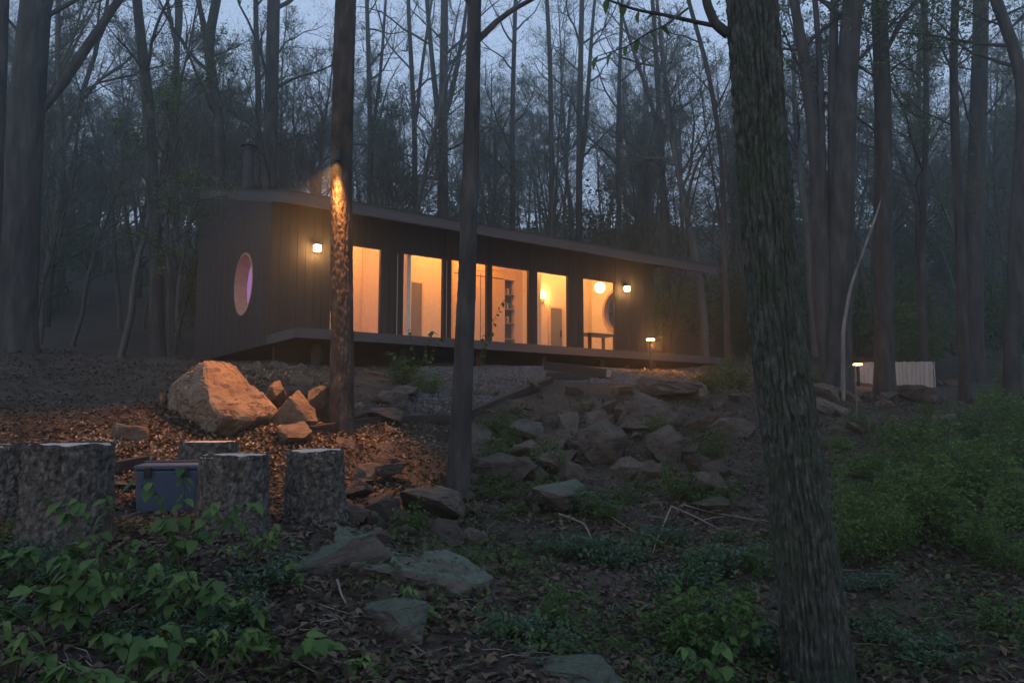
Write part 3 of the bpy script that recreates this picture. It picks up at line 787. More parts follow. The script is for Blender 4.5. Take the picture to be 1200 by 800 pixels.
def grow_tree(seed, height, r0, first=0.4, nl=16, nb=7, nt=6, nf=3, limb=0.30, leafn=3, lsize=0.10, fork=False, wig=0.03, flare=1.25, crownup=0.05, twig=0.006):
    r = np.random.default_rng(seed)
    trunks = []
    t0 = walk(r, np.array([0, 0, -0.4]), np.array([r.normal() * .03, r.normal() * .03, 1]), height, 22, wig, 0.012)
    rad = r0 * (1 - 0.86 * np.linspace(0, 1, 22) ** 1.1); rad[0] *= flare; rad[1] *= 1 + (flare - 1) * .3
    trunks.append((t0, rad))
    if fork:
        k = int(22 * (first - .02))
        d = t0[k + 1] - t0[k]; d = d / np.linalg.norm(d)
        tb = walk(r, t0[k], side_dir(r, d, .33), height * (1 - first) * .95, 16, wig * 1.3, 0.05)
        trunks.append((tb, rad[k] * .8 * (1 - .85 * np.linspace(0, 1, 16))))
    limbs, brs, twigs, fine, lp = [], [], [], [], []
    for ti, (tp, tr) in enumerate(trunks):
        n_l = nl if ti == 0 else nl * 2 // 3
        lo = first if ti == 0 else 0.15
        for k in range(n_l):
            f = lo + (0.98 - lo) * (k + r.random()) / n_l
            x = f * (len(tp) - 1); i = int(x); u = x - i; i2 = min(i + 1, len(tp) - 1)
            p = tp[i] * (1 - u) + tp[i2] * u; d = tp[i2] - tp[i - 1]; d = d / np.linalg.norm(d)
            rl = (tr[i] * (1 - u) + tr[i2] * u)
            L = height * limb * (1.1 - 0.75 * (f - lo) / (1 - lo)) * (0.55 + 0.7 * r.random())
            q = walk(r, p, side_dir(r, d, 0.65 + 0.45 * r.random()), L, 9, .13, .07 + crownup)
            rr = min(rl * .62, .016 * L + .012) * (1 - .82 * np.linspace(0, 1, 9))
            limbs.append((q, rr))
            for _ in range(nb):
                x = 1.5 + 6.4 * r.random(); i = int(x); dd = q[i + 1] - q[i] if i < 8 else q[8] - q[7]; dd = dd / np.linalg.norm(dd)
                L2 = L * (.28 + .3 * r.random()) * (1.2 - .08 * x)
                q2 = walk(r, q[i], side_dir(r, dd, .5 + .5 * r.random()), L2, 6, .17, .06)
                brs.append((q2, np.maximum(rr[i] * .55 * (1 - .8 * np.linspace(0, 1, 6)), twig)))
                for _ in range(nt):
                    i = 1 + int(4.9 * r.random()); dd = q2[min(i + 1, 5)] - q2[i - 1]; dd = dd / np.linalg.norm(dd)
                    L3 = L2 * (.30 + .35 * r.random())
                    q3 = walk(r, q2[i], side_dir(r, dd, .45 + .5 * r.random()), L3, 4, .2, .05)
                    twigs.append((q3, np.array([1, .85, .7, .4]) * twig))
                    lp.append(q3[-1])
                    for _ in range(nf):
                        i = 1 + int(2.9 * r.random()); dd = q3[i] - q3[i - 1]; dd = dd / np.linalg.norm(dd)
                        q4 = walk(r, q3[i], side_dir(r, dd, .4 + .5 * r.random()), L3 * (.4 + .4 * r.random()), 3, .2, .04)
                        fine.append((q4, np.array([.7, .55, .3]) * twig)); lp.append(q4[-1])
    tv, tf = tube_arrays(trunks, 14)
    parts = [tube_arrays(limbs, 6), tube_arrays(brs, 4), tube_arrays(twigs, 3)]
    if fine: parts.append(tube_arrays(fine, 3))
    bv, bf = merge(parts)
    lp = np.array(lp)
    if leafn > 0:
        sel = lp[r.random(len(lp)) < min(1, leafn)]
        rep = max(1, int(round(leafn)))
        pos = np.repeat(sel, rep, axis=0) + r.normal(size=(len(sel) * rep, 3)) * .10
    else: pos = None
    return tv, tf, bv, bf, pos, r, lsize

def tree_proto(name, bark, leafmat, **kw):
    tv, tf, bv, bf, pos, r, ls = grow_tree(**kw)
    ms = {'trunk': fastmesh('trunk', tv, tf, bark, True), 'branches': fastmesh('branches', bv, bf, bark, True)}
    if pos is not None and len(pos): ms['foliage'] = leaf_mesh('foliage', pos, ls, r, leafmat)
    return ms

def place_tree(ms, name, x, y, s=1.0, rz=0.0, lean=(0, 0), label=None, cat='tree', group=None, dz=0.0):
    o = empty(name, (x, y, float(ground(x, y)) + dz))
    o.rotation_euler = (lean[0], lean[1], rz); o.scale = (s, s, s)
    for k, me in ms.items(): link(k, me, o)
    tag(o, label, cat, group)
    return o

PT = []
for i in range(6):
    PT.append(tree_proto('tall', M['bark_far'], M['leaf_far'], seed=100 + i, height=15 + 1.2 * i, r0=.13 + .025 * (i % 3), first=.26 + .06 * (i % 3), nl=19, nb=9, nt=6, nf=2, limb=.24, leafn=(.30, .6, .15, .45, .25, .1)[i], lsize=.11, fork=(i % 2 == 1), wig=.035, twig=.009))
PS = []   # slim understory
for i in range(4):
    PS.append(tree_proto('slim', M['bark_far'], M['leaf_far'], seed=200 + i, height=10 + 1.3 * i, r0=.075 + .012 * i, first=.22, nl=15, nb=6, nt=5, nf=1, limb=.26, leafn=(.5, .9, .4, 1)[i], lsize=.095, wig=.05, twig=.006))

def px_of(x, y, z):
    zc = z - CZ
    fwd = y * math.cos(TH) + zc * math.sin(TH); upc = -y * math.sin(TH) + zc * math.cos(TH)
    return 600 + F * x / fwd, 400 - F * upc / fwd

# named trunks of the photograph: foot pixel, top pixel, distance, width px
def stem_tree(name, label, pix, Y, w0, w1, seed, bark='bark', sides=16, limbs=6, forks=(), leaf=0.6, group=None, lsize=.09, limb_len=3.0, top_extra=9.0, mat_leaf_='leaf_far', rz=0, low=.35, nb=6, nt=5, nf=2, limb_min=0):
    """A tree whose trunk follows the pixels pix at distance Y; its crown goes on above the picture."""
    r = np.random.default_rng(seed)
    foot = gpt(pix[0][0], pix[0][1], Y)
    P = [np.array(foot) + np.array([0, 0, -.35])] + [np.array(at(px, py, Y)) for (px, py) in pix[1:]]
    dtop = P[-1] - P[-2]; dtop /= np.linalg.norm(dtop)
    for k in range(4): P.append(P[-1] + (dtop + np.array([r.normal() * .08, r.normal() * .08, .15])) * top_extra / 4)
    P = np.array(P); wd = np.concatenate([[0], np.cumsum(np.linalg.norm(np.diff(P, axis=0), axis=1))])
    t = np.linspace(0, wd[-1], 40)
    pts = np.stack([np.interp(t, wd, P[:, k]) for k in range(3)], 1)
    ker = np.array([1, 2, 3, 2, 1]) / 9
    for k in range(3):
        e = np.pad(pts[:, k], 2, mode='edge'); sm = np.convolve(e, ker, 'valid'); pts[2:-2, k] = sm[2:-2]
    vis = wd[len(pix) - 1]
    rr = np.where(t < vis, w0 + (w1 - w0) * t / vis, w1 * (1 - .85 * (t - vis) / max(wd[-1] - vis, .1))) / 2 / F * Y
    rr[0] *= 1.35; rr[1] *= 1.12
    org = np.array(foot)
    stems = [(pts - org, rr)]
    for (pxs, f0, f1) in forks:      # extra stems or big limbs: pixel path, start and end width
        Q = np.array([np.array(at(px, py, Y + .15 * k)) for k, (px, py) in enumerate(pxs)])
        ext = Q[-1] - Q[-2]; ext /= np.linalg.norm(ext)
        Q = np.concatenate([Q, [Q[-1] + ext * top_extra * .3, Q[-1] + (ext + np.array([.1, .2, .4])) * top_extra * .6]])
        wq = np.concatenate([[0], np.cumsum(np.linalg.norm(np.diff(Q, axis=0), axis=1))]); tq = np.linspace(0, wq[-1], 18)
        q = np.stack([np.interp(tq, wq, Q[:, k]) for k in range(3)], 1)
        for k in range(3):
            e = np.pad(q[:, k], 2, mode='edge'); sm = np.convolve(e, ker, 'valid'); q[1:-1, k] = sm[1:-1]
        vq = wq[len(pxs) - 1]
        rq = np.where(tq < vq, f0 + (f1 - f0) * tq / vq, f1 * (1 - .8 * (tq - vq) / max(wq[-1] - vq, .1))) / 2 / F * Y
        rq[0] *= .25; rq[1] *= .7
        stems.append((q - org, rq))
    lim, br, tw, fi, lp = [], [], [], [], []
    for si, (tp, tr) in enumerate(stems):
        n = len(tp)
        for k in range(limbs if si == 0 else max(4, limbs // 2)):
            f = low + (.97 - low) * (k + r.random()) / limbs if si == 0 else .3 + .68 * r.random()
            f = min(f, .97)
            i = int(f * (n - 1)); d = tp[min(i + 1, n - 1)] - tp[i - 1]; d /= np.linalg.norm(d)
            L = limb_len * (.5 + .8 * r.random())
            q = walk(r, tp[i], side_dir(r, d, .7 + .5 * r.random()), L, 9, .14, .06)
            r_ = min(tr[i] * .5, .014 * L + .006) * (1 - .8 * np.linspace(0, 1, 9)); lim.append((q, r_))
            for _ in range(nb):
                i = 2 + int(6.5 * r.random()); dd = q[i] - q[i - 1]; dd /= np.linalg.norm(dd)
                L2 = L * (.25 + .3 * r.random())
                q2 = walk(r, q[i], side_dir(r, dd, .5 + .5 * r.random()), L2, 6, .17, .05); br.append((q2, np.maximum(r_[i] * .55 * (1 - .8 * np.linspace(0, 1, 6)), .004)))
                for _ in range(nt):
                    i = 1 + int(4.9 * r.random()); dd = q2[i] - q2[i - 1]; dd /= np.linalg.norm(dd)
                    q3 = walk(r, q2[i], side_dir(r, dd, .5 + .5 * r.random()), L2 * (.3 + .35 * r.random()), 4, .2, .03); tw.append((q3, np.array([1, .8, .6, .4]) * .0045)); lp.append(q3[-1]); lp.append(q3[2])
                    for _ in range(nf):
                        q4 = walk(r, q3[2], side_dir(r, q3[2] - q3[1], .6), L2 * (.15 + .2 * r.random()), 3, .2, .03); fi.append((q4, np.array([.7, .5, .3]) * .0045)); lp.append(q4[-1])
    root = empty(name, foot)
    tag(root, label, 'tree', group)
    v, f = tube_arrays(stems[:1], sides); link('trunk', fastmesh('trunk', v, f, M[bark], True), root)
    if len(stems) > 1:
        for s_ in stems[1:]:
            v, f = tube_arrays([s_], max(8, sides // 2)); link('limb', fastmesh('limb', v, f, M[bark], True), root)
    if lim:
        ps_ = [tube_arrays(lim, 6), tube_arrays(br, 4), tube_arrays(tw, 3)] + ([tube_arrays(fi, 3)] if fi else [])
        v, f = merge(ps_); link('branches', fastmesh('branches', v, f, M[bark], True), root)
    if leaf and lp:
        lp = np.array(lp); k = r.random(len(lp)) < min(leaf, 1); rep = max(1, round(leaf))
        pos = np.repeat(lp[k], rep, 0) + r.normal(size=(k.sum() * rep, 3)) * .08
        link('foliage', leaf_mesh('foliage', pos, lsize, r, M[mat_leaf_]), root)
    return root, pts, rr

stem_tree('forest_tree', 'thick grey tree with a big slanting limb at the far left', [(18, 406), (22, 300), (30, 150), (42, 0)], 16.0, 46, 34, 11, limbs=12, forks=[([(36, 150), (56, 118), (80, 90), (105, 50), (142, -4)], 15, 9)], leaf=.9, sides=20)
stem_tree('forest_tree', 'dark thin trunk cut off by the left edge of the photo', [(-14, 470), (-6, 250), (2, 60), (3, 0)], 10.5, 17, 13, 12, limbs=5, leaf=.5)
stem_tree('forest_tree', 'slim curving tree between the far left tree and the cabin', [(188, 400), (181, 270), (175, 130), (160, 0)], 21.0, 17, 11, 13, limbs=9, leaf=.8)
stem_tree('forest_tree', 'pale thin forked tree left of the cabin, deep in fog', [(204, 380), (206, 200), (207, 60)], 36, 10, 7, 14, limbs=10, forks=[([(207, 62), (201, 30), (196, 0)], 5, 4), ([(207, 62), (213, 30), (212, 0)], 5, 4)], leaf=.4, limb_len=4)
stem_tree('forest_tree', 'crooked forked trunk just left of the stove pipe', [(258, 330), (258, 150), (252, 105), (243, 72), (246, 30), (255, 0)], 28, 16, 11, 15, limbs=9, forks=[([(244, 74), (240, 30), (232, 0)], 9, 6)], leaf=.4, limb_len=4)
stem_tree('forest_tree', 'straight grey trunk just right of the stove pipe', [(316, 330), (317, 150), (321, 0)], 27, 19, 15, 16, limbs=11, leaf=.4, limb_len=4.5, low=.25)
stem_tree('forest_tree', 'thin dark trunk between two thicker trunks above the roof corner', [(305, 320), (303, 120), (299, 0)], 31, 9, 6, 17, limbs=9, leaf=.4, limb_len=4)
stem_tree('forest_tree', 'slender young tree with sparse leaves in front of the left fog', [(200, 405), (196, 250), (203, 190), (207, 150)], 17, 4.5, 2.5, 18, limbs=11, leaf=1, limb_len=1.3, top_extra=1.2, low=.3)
stem_tree('forest_tree', 'grey trunk behind the middle of the roof with upswept branches', [(520, 300), (519, 150), (521, 0)], 38, 16, 9, 19, limbs=14, leaf=.3, limb_len=5.5, low=.3, forks=[([(518, 170), (508, 90), (500, 0)], 8, 5), ([(520, 150), (538, 70), (548, 0)], 7, 4)])
stem_tree('forest_tree', 'thin wavering trunk standing alone above the roof right of centre', [(648, 320), (646, 180), (645, 80), (641, 0)], 33, 7.5, 5, 20, limbs=8, leaf=.3, limb_len=3)
stem_tree('forest_tree', 'twin-stemmed bare tree against the bright sky above the roof', [(677, 320), (679, 150), (681, 40), (682, 0)], 42, 9, 6, 21, limbs=15, leaf=.25, limb_len=4.5, low=.3, forks=[([(682, 200), (689, 110), (694, 30), (697, 0)], 7, 4)])
stem_tree('forest_tree', 'bare tree with spreading fork left of the big leaning trunk', [(780, 320), (776, 190), (770, 90), (765, 0)], 36, 10, 5, 22, limbs=13, leaf=.6, limb_len=4.2, low=.35, forks=[([(775, 160), (760, 110), (745, 70), (730, 20)], 6, 3)])
stem_tree('forest_tree', 'thin leaning tree partly hidden by the big leaning trunk', [(850, 320), (846, 180), (830, 80), (806, 0)], 24, 8, 5, 23, limbs=9, leaf=.6, limb_len=2.6)
stem_tree('forest_tree', 'stout paired trunks right of the big leaning trunk', [(978, 437), (985, 300), (990, 120), (999, 0)], 17.5, 33, 24, 24, limbs=16, leaf=2.4, sides=18, limb_len=3, forks=[([(966, 437), (964, 300), (957, 160), (944, 70), (930, 0)], 30, 11), ([(965, 260), (963, 150), (962, 80), (955, 0)], 9, 7), ([(980, 330), (975, 120), (978, 0)], 15, 10)])
stem_tree('forest_tree', 'straight trunk rising in front of the pale slatted enclosure', [(1036, 458), (1035, 300), (1035, 120), (1030, 0)], 19, 23, 18, 25, limbs=17, leaf=2.4, sides=16, limb_len=3, forks=[([(1036, 70), (1052, 25), (1075, 0)], 9, 6)])
stem_tree('forest_tree', 'thin dark trunk with upcurved branches at upper right', [(1130, 470), (1126, 300), (1119, 150), (1117, 60), (1120, 0)], 20, 12, 9, 26, limbs=15, leaf=2.2, limb_len=3, forks=[([(1120, 72), (1132, 40), (1165, 22), (1200, 8)], 5, 3)])
stem_tree('forest_tree', 'crooked dark trunk bending in at the right edge', [(1182, 480), (1190, 300), (1202, 90), (1182, 40), (1166, 0)], 16, 20, 13, 27, limbs=14, leaf=2.2, limb_len=2.6, forks=[([(1180, 38), (1205, 10), (1230, -5)], 8, 6)])
stem_tree('forest_tree', 'broad dark blurred trunk right of the slatted enclosure', [(1142, 470), (1140, 330), (1146, 150), (1150, 0)], 25, 23, 17, 28, limbs=14, leaf=2.4, limb_len=3.2)
stem_tree('forest_tree', 'slim bare tree between the lit trunk and the slim dark trunk, above the roof', [(432, 300), (434, 150), (430, 0)], 40, 8, 5, 31, limbs=17, leaf=.5, limb_len=4.5, low=.3, forks=[([(434, 170), (446, 90), (452, 0)], 5, 3)])
stem_tree('forest_tree', 'slim upswept tree just left of the slim dark trunk, above the roof', [(488, 300), (486, 150), (478, 0)], 44, 8, 5, 32, limbs=17, leaf=.4, limb_len=5, low=.3, forks=[([(486, 160), (494, 80), (506, 0)], 5, 3)])
stem_tree('forest_tree', 'feathery bare tree right of the slim dark trunk, above the roof', [(602, 300), (600, 150), (604, 0)], 40, 8, 5, 33, limbs=17, leaf=.5, limb_len=4.5, low=.3)
stem_tree('forest_tree', 'feathery young tree above the roof left of the hanging leaves', [(726, 310), (724, 150), (729, 0)], 38, 7, 4, 34, limbs=16, leaf=.6, limb_len=4, low=.3)
stem_tree('forest_tree', 'leafy green tree right of the trunk before the enclosure', [(1082, 450), (1080, 300), (1086, 120), (1083, 0)], 24, 9, 6, 35, limbs=16, leaf=3, limb_len=2.8, low=.2)
stem_tree('dead_snag', 'pale dead trunk leaning beside the paired trunks', [(986, 440), (988, 385), (997, 335), (1027, 252)], 16.9, 5.5, 2.6, 29, bark='snag', limbs=0, leaf=0, top_extra=.4)

# woods behind: individual trees on the slope
ords = ['first', 'second', 'third', 'fourth', 'fifth', 'sixth', 'seventh', 'eighth', 'ninth', 'tenth', 'eleventh', 'twelfth', 'thirteenth', 'fourteenth', 'fifteenth', 'sixteenth', 'seventeenth', 'eighteenth', 'nineteenth']
tens = {2: 'twent', 3: 'thirt', 4: 'fort', 5: 'fift', 6: 'sixt', 7: 'sevent', 8: 'eight', 9: 'ninet'}
def ordinal(k):
    if k < 19: return ords[k]
    n = k + 1
    if n >= 100: return 'hundred-and-' + ordinal(n - 101) if n > 100 else 'hundredth'
    t, u = divmod(n, 10)
    return tens[t] + ('ieth' if u == 0 else 'y-' + ords[u - 1])
def in_house(x, y, m=1.2):
    a = (x - P0.x) * U.x + (y - P0.y) * U.y; b = (x - P0.x) * V.x + (y - P0.y) * V.y
    return -m < a < 15.5 + m and -m < b < LB + m
rr_ = random.Random(21)
spots = []
def try_spot(Y, px, mind):
    x = (px - 600) / F * Y
    if in_house(x, Y, 2.0): return
    for (x2, y2, *_) in spots:
        if (x - x2) ** 2 + (Y - y2) ** 2 < mind ** 2: return
    spots.append((x, Y, px))
tries = 0
while len(spots) < 165 and tries < 9000:
    tries += 1
    u_ = rr_.random()
    Y = 29 + 66 * u_ ** 1.1
    px = rr_.uniform(-80, 1280)
    if 272 < px < 308 and Y < 70: continue
    try_spot(Y, px, 2.1)
spots.sort(key=lambda s_: s_[2])
for k, (x, Y, px) in enumerate(spots):
    ms = PT[rr_.randrange(6)]
    sc_ = rr_.uniform(.7, 1.15)
    place_tree(ms, 'forest_tree', x, Y, sc_, rr_.uniform(0, 6.28), (rr_.gauss(0, .03), rr_.gauss(0, .03)),
               'bare hazy tree in the woods on the slope behind, ' + ordinal(k) + ' from the left', 'tree', 'hazy trees in the woods behind the cabin')
# slim understory trees
us = []
tries = 0
while len(us) < 80 and tries < 3000:
    tries += 1
    Y = rr_.uniform(23, 62); px = rr_.uniform(-60, 1260)
    x = (px - 600) / F * Y
    if in_house(x, Y, 1.4): continue
    a = (x - P0.x) * U.x + (Y - P0.y) * U.y; b = (x - P0.x) * V.x + (Y - P0.y) * V.y
    if b < 1 and -4 < a < 17: continue
    if 930 < px < 1120 and Y < 25: continue
    if 270 < px < 310 and Y < 60: continue
    us.append((x, Y, px))
us.sort(key=lambda s_: s_[2])
for k, (x, Y, px) in enumerate(us):
    place_tree(PS[rr_.randrange(4)], 'understory_tree', x, Y, rr_.uniform(.65, 1.1), rr_.uniform(0, 6.28), (rr_.gauss(0, .04), rr_.gauss(0, .04)),
               'slim young tree with thin spring leaves under the tall woods, ' + ordinal(k) + ' from the left', 'tree', 'slim young trees in the understory')

# ------------------------------------------------------------------ near trunks with real bark furrows
def bark_trunk(name, pts, rads, mat, nseg, nrow, depth, seed, plate=(9, 1.6), parent=None, flare=0.12, org=None, rim=0.0):
    """Trunk through world points with furrowed bark ridges."""
    P = np.array([tuple(p) for p in pts]); wd = np.concatenate([[0], np.cumsum(np.linalg.norm(np.diff(P, axis=0), axis=1))])
    t = np.linspace(0, wd[-1], nrow)
    c = np.stack([np.interp(t, wd, P[:, k]) for k in range(3)], 1)
    k_ = np.hanning(max(5, nrow // 8) | 1); k_ /= k_.sum(); h_ = len(k_) // 2
    for k in range(3):
        e = np.concatenate([2 * c[0, k] - c[h_:0:-1, k], c[:, k], 2 * c[-1, k] - c[-2:-h_ - 2:-1, k]]); c[:, k] = np.convolve(e, k_, 'valid')
    rad = np.interp(t, wd, rads) * (1 + flare * np.exp(-t / 0.28))
    ang = np.arange(nseg) * 2 * math.pi / nseg
    A, T = np.meshgrid(ang, t)
    kx, kz = plate
    cx, sx_ = np.cos(A), np.sin(A)
    o = seed * 13.7
    # braided vertical ridges, broken crosswise into plates
    wob = fbm(cx * 1.6 + o, sx_ * 1.6, T * kz * .55, o=3)
    ph = A * kx + wob * 5.5
    ridge = np.abs(np.sin(ph / 2)) ** .55
    ridge2 = np.abs(np.sin((A * round(kx * .6) + wob * 7 + 2.1) / 2)) ** .6
    msk = np.clip(fbm(cx * 1.1 + o + 31, sx_ * 1.1, T * 1.3, o=2) * 2 + .5, 0, 1)
    ridge = ridge * msk + ridge2 * (1 - msk)
    brk = np.clip(np.abs(fbm(cx * 3 + o, sx_ * 3 + 3, T * kz * 2.2 + o, o=2)) * 5, 0, 1) ** .5
    n2 = fbm(cx * kx * .45 + o, sx_ * kx * .45 + 7, T * kz * 4.5, o=3)
    disp = depth * (ridge * (.55 + .45 * brk) - .6) + depth * .55 * n2
    rr = rad[:, None] * (1 + .05 * fbm(cx * 1.2 + o, sx_ * 1.2, T * .7, o=2)) + disp
    X = c[:, None, 0] + rr * cx; Yv = c[:, None, 1] + rr * sx_; Z = c[:, None, 2] + rim * fbm(cx * 2.2 + o, sx_ * 2.2, o=3) * (T / t[-1]) ** 6
    v = np.stack([X, Yv, Z], -1).reshape(-1, 3)
    if org is not None: v = v - np.array(org)
    i = np.arange(nrow - 1)[:, None] * nseg; j = np.arange(nseg)[None, :]; j2 = (j + 1) % nseg
    q = np.stack([i + j, i + j2, i + nseg + j2, i + nseg + j], -1).reshape(-1, 4)
    return link(name, fastmesh(name, v, q, mat, True), parent), c, rad

def near_tree(name, label, pix, Y, widths, mat, nseg, nrow, depth, seed, plate, crown=4.5):
    foot = gpt(pix[0][0], pix[0][1], Y)
    root = empty(name, foot); tag(root, label, 'tree')
    pts = [foot + Vector((0, 0, -.3))] + [at(px, py, Y) for (px, py) in pix[1:]]
    d = (pts[-1] - pts[-2]).normalized()
    pts += [pts[-1] + d * crown * .5 + Vector((0, .1, 0)), pts[-1] + d * crown]
    rads = [w / 2 / F * Y for w in widths]; rads += [rads[-1] * .8, rads[-1] * .5]
    tr, c, rad = bark_trunk('trunk', pts, rads, mat, nseg, nrow, depth, seed, plate, root, org=foot)
    return root, foot, c
# big leaning tree
t3, t3f, _ = near_tree('leaning_tree', 'huge furrowed tree trunk leaning across the right foreground', [(962, 850), (957, 750), (933, 560), (912, 400), (895, 200), (881, 0), (876, -90)], 5.2, (80, 70, 62, 58, 57, 58, 57), M['bark_big'], 270, 520, .032, 1, (36, 4.2))
t1, t1f, t1c = near_tree('oak_tree', 'brown tree trunk with lit bark rising before the left windows', [(401, 497), (401, 400), (400, 200), (403, 60), (406, -20)], 11.3, (28, 26, 25, 25, 24), M['bark_warm'], 110, 420, .016, 2, (16, 5))
t2, t2f, _ = near_tree('slim_tree', 'slim dark tree trunk crossing the middle windows', [(535, 580), (541, 480), (547, 330), (553, 150), (556, 0), (557, -40)], 9.2, (29, 24, 21, 18, 16, 15), M['bark'], 90, 380, .010, 3, (13, 5))
def limb_path(root, org, pix, Y0, dY, w0, w1, mat, name='limb', sides=9):
    P = np.array([np.array(at(px, py, Y0 + dY * k)) for k, (px, py) in enumerate(pix)])
    wq = np.concatenate([[0], np.cumsum(np.linalg.norm(np.diff(P, axis=0), axis=1))]); tq = np.linspace(0, wq[-1], 16)
    q = np.stack([np.interp(tq, wq, P[:, k]) for k in range(3)], 1)
    ker = np.array([1, 2, 1]) / 4
    for k in range(3): q[1:-1, k] = np.convolve(q[:, k], ker, 'valid')
    v, f = tube_arrays([(q - np.array(org), np.linspace(w0, w1, 16) / 2 / F * Y0)], sides)
    return link(name, fastmesh(name, v, f, mat, True), root), q
limb_path(t2, t2f, [(553, 52), (566, 42), (580, 27), (600, 12), (630, -4)], 9.2, .05, 9, 5, M['bark'])
limb_path(t2, t2f, [(556, 14), (550, 5), (544, -12)], 9.2, -.05, 6, 4, M['bark'])
limb_path(t3, t3f, [(853, 40), (838, 28), (829, 6), (825, -14)], 5.2, -.03, 13, 10, M['bark'])
_, q1 = limb_path(t3, t3f, [(846, 32), (815, 26), (780, 18), (745, 12), (712, 0)], 5.2, -.08, 6, 2.5, M['bark'])
_, q2 = limb_path(t3, t3f, [(806, 10), (780, 30), (760, 38), (735, 55), (700, 66)], 5.0, -.08, 3, 1.2, M['bark'], 'twig', 5)

def leaf_shape(L, W, teeth=0, fold=.18, droop=.15, lobes=0):
    """One broad leaf along +x, folded on its midrib, drooping at the tip."""
    n = 9; top, bot, mid = [], [], []
    for i in range(n + 1):
        t = i / n
        w = W / 2 * math.sin(math.pi * t ** .75) ** .85 * (1 - .15 * t)
        if lobes and i in (3, 5): w *= 1.28
        if lobes and i == 4: w *= .8
        w *= 1 + (.08 if i % 2 else -.05) * (1 if teeth else 0)
        z = -droop * L * t * t
        mid.append((L * t, 0, z)); top.append((L * t - .05 * L * (w > 0), w, z + fold * w)); bot.append((L * t - .05 * L * (w > 0), -w, z + fold * w))
    vs = mid + top[1:-1] + bot[1:-1]; m = n + 1
    fs = []
    T = lambda i: 0 if i == 0 else (n if i == n else m + i - 1)
    B = lambda i: 0 if i == 0 else (n if i == n else m + n - 1 + i - 1)
    for i in range(n):
        a = [i, i + 1, T(i + 1), T(i)]; b = [i + 1, i, B(i), B(i + 1)]
        a = list(dict.fromkeys(a)); b = list(dict.fromkeys(b))
        if len(a) > 2: fs.append(tuple(a))
        if len(b) > 2: fs.append(tuple(b))
    return vs, fs
LEAVES = []
for (L, W, tt, fo, dr, lo) in ((.13, .085, 1, .22, .22, 0), (.12, .095, 1, .15, .32, 1), (.145, .08, 1, .28, .15, 0)):
    me = bpy.data.meshes.new('leaf'); v, f = leaf_shape(L, W, tt, fo, dr, lo); me.from_pydata(v, [], f); me.update()
    me.polygons.foreach_set('use_smooth', [True] * len(me.polygons)); me.materials.append(M['leaf_near']); LEAVES.append(me)
LEAVES2 = []
for (L, W, tt, fo, dr, lo) in ((.10, .045, 0, .3, .3, 0), (.085, .055, 1, .2, .4, 1), (.12, .05, 0, .35, .2, 0)):
    me = bpy.data.meshes.new('leaf'); v, f = leaf_shape(L, W, tt, fo, dr, lo); me.from_pydata(v, [], f); me.update()
    me.polygons.foreach_set('use_smooth', [True] * len(me.polygons)); me.materials.append(M['leaf_shrub']); LEAVES2.append(me)
def add_leaf(parent, org, p, az, pitch, roll, s=1.0, k=None, kind=None):
    o = link('leaf', (kind or LEAVES)[random.randrange(3) if k is None else k], parent, Vector(p) - Vector(org), (roll, pitch, az), (s, s, s))
    return o
for q in (q1[9:], q2[5:]):
    for p in q[::2]:
        add_leaf(t3, t3f, p, random.uniform(0, 6.28), random.uniform(.6, 1.4), random.uniform(-.6, .6), random.uniform(.55, .85))

# tree-mounted downlight that rakes the boulders
fp = at(396, 190, 11.02)
dl = empty('tree_downlight', fp)
tag(dl, 'small dark floodlight fixed high on the lit brown trunk', 'lamp')
MB().lathe([(.045, .02), (.048, .14), (.03, .16)], 16).build('housing', M['black'], dl)
MB().box(-.02, .02, .03, .20, .08, .11).build('bracket', M['black'], dl)
MB().lathe([(.036, .016), (.036, .019)], 16).build('lens', M['black'], dl)
sd = bpy.data.lights.new('flood', 'SPOT'); sd.energy = 1900; sd.color = (1.0, .36, .085); sd.spot_size = R(80); sd.spot_blend = .55; sd.shadow_soft_size = .05
so = bpy.data.objects.new('flood', sd); COL.objects.link(so); so.parent = dl; so.location = (0, 0, -.02)
tgt = at(278, 485, 10.1) - fp
so.rotation_euler = tgt.to_track_quat('-Z', 'Y').to_euler()

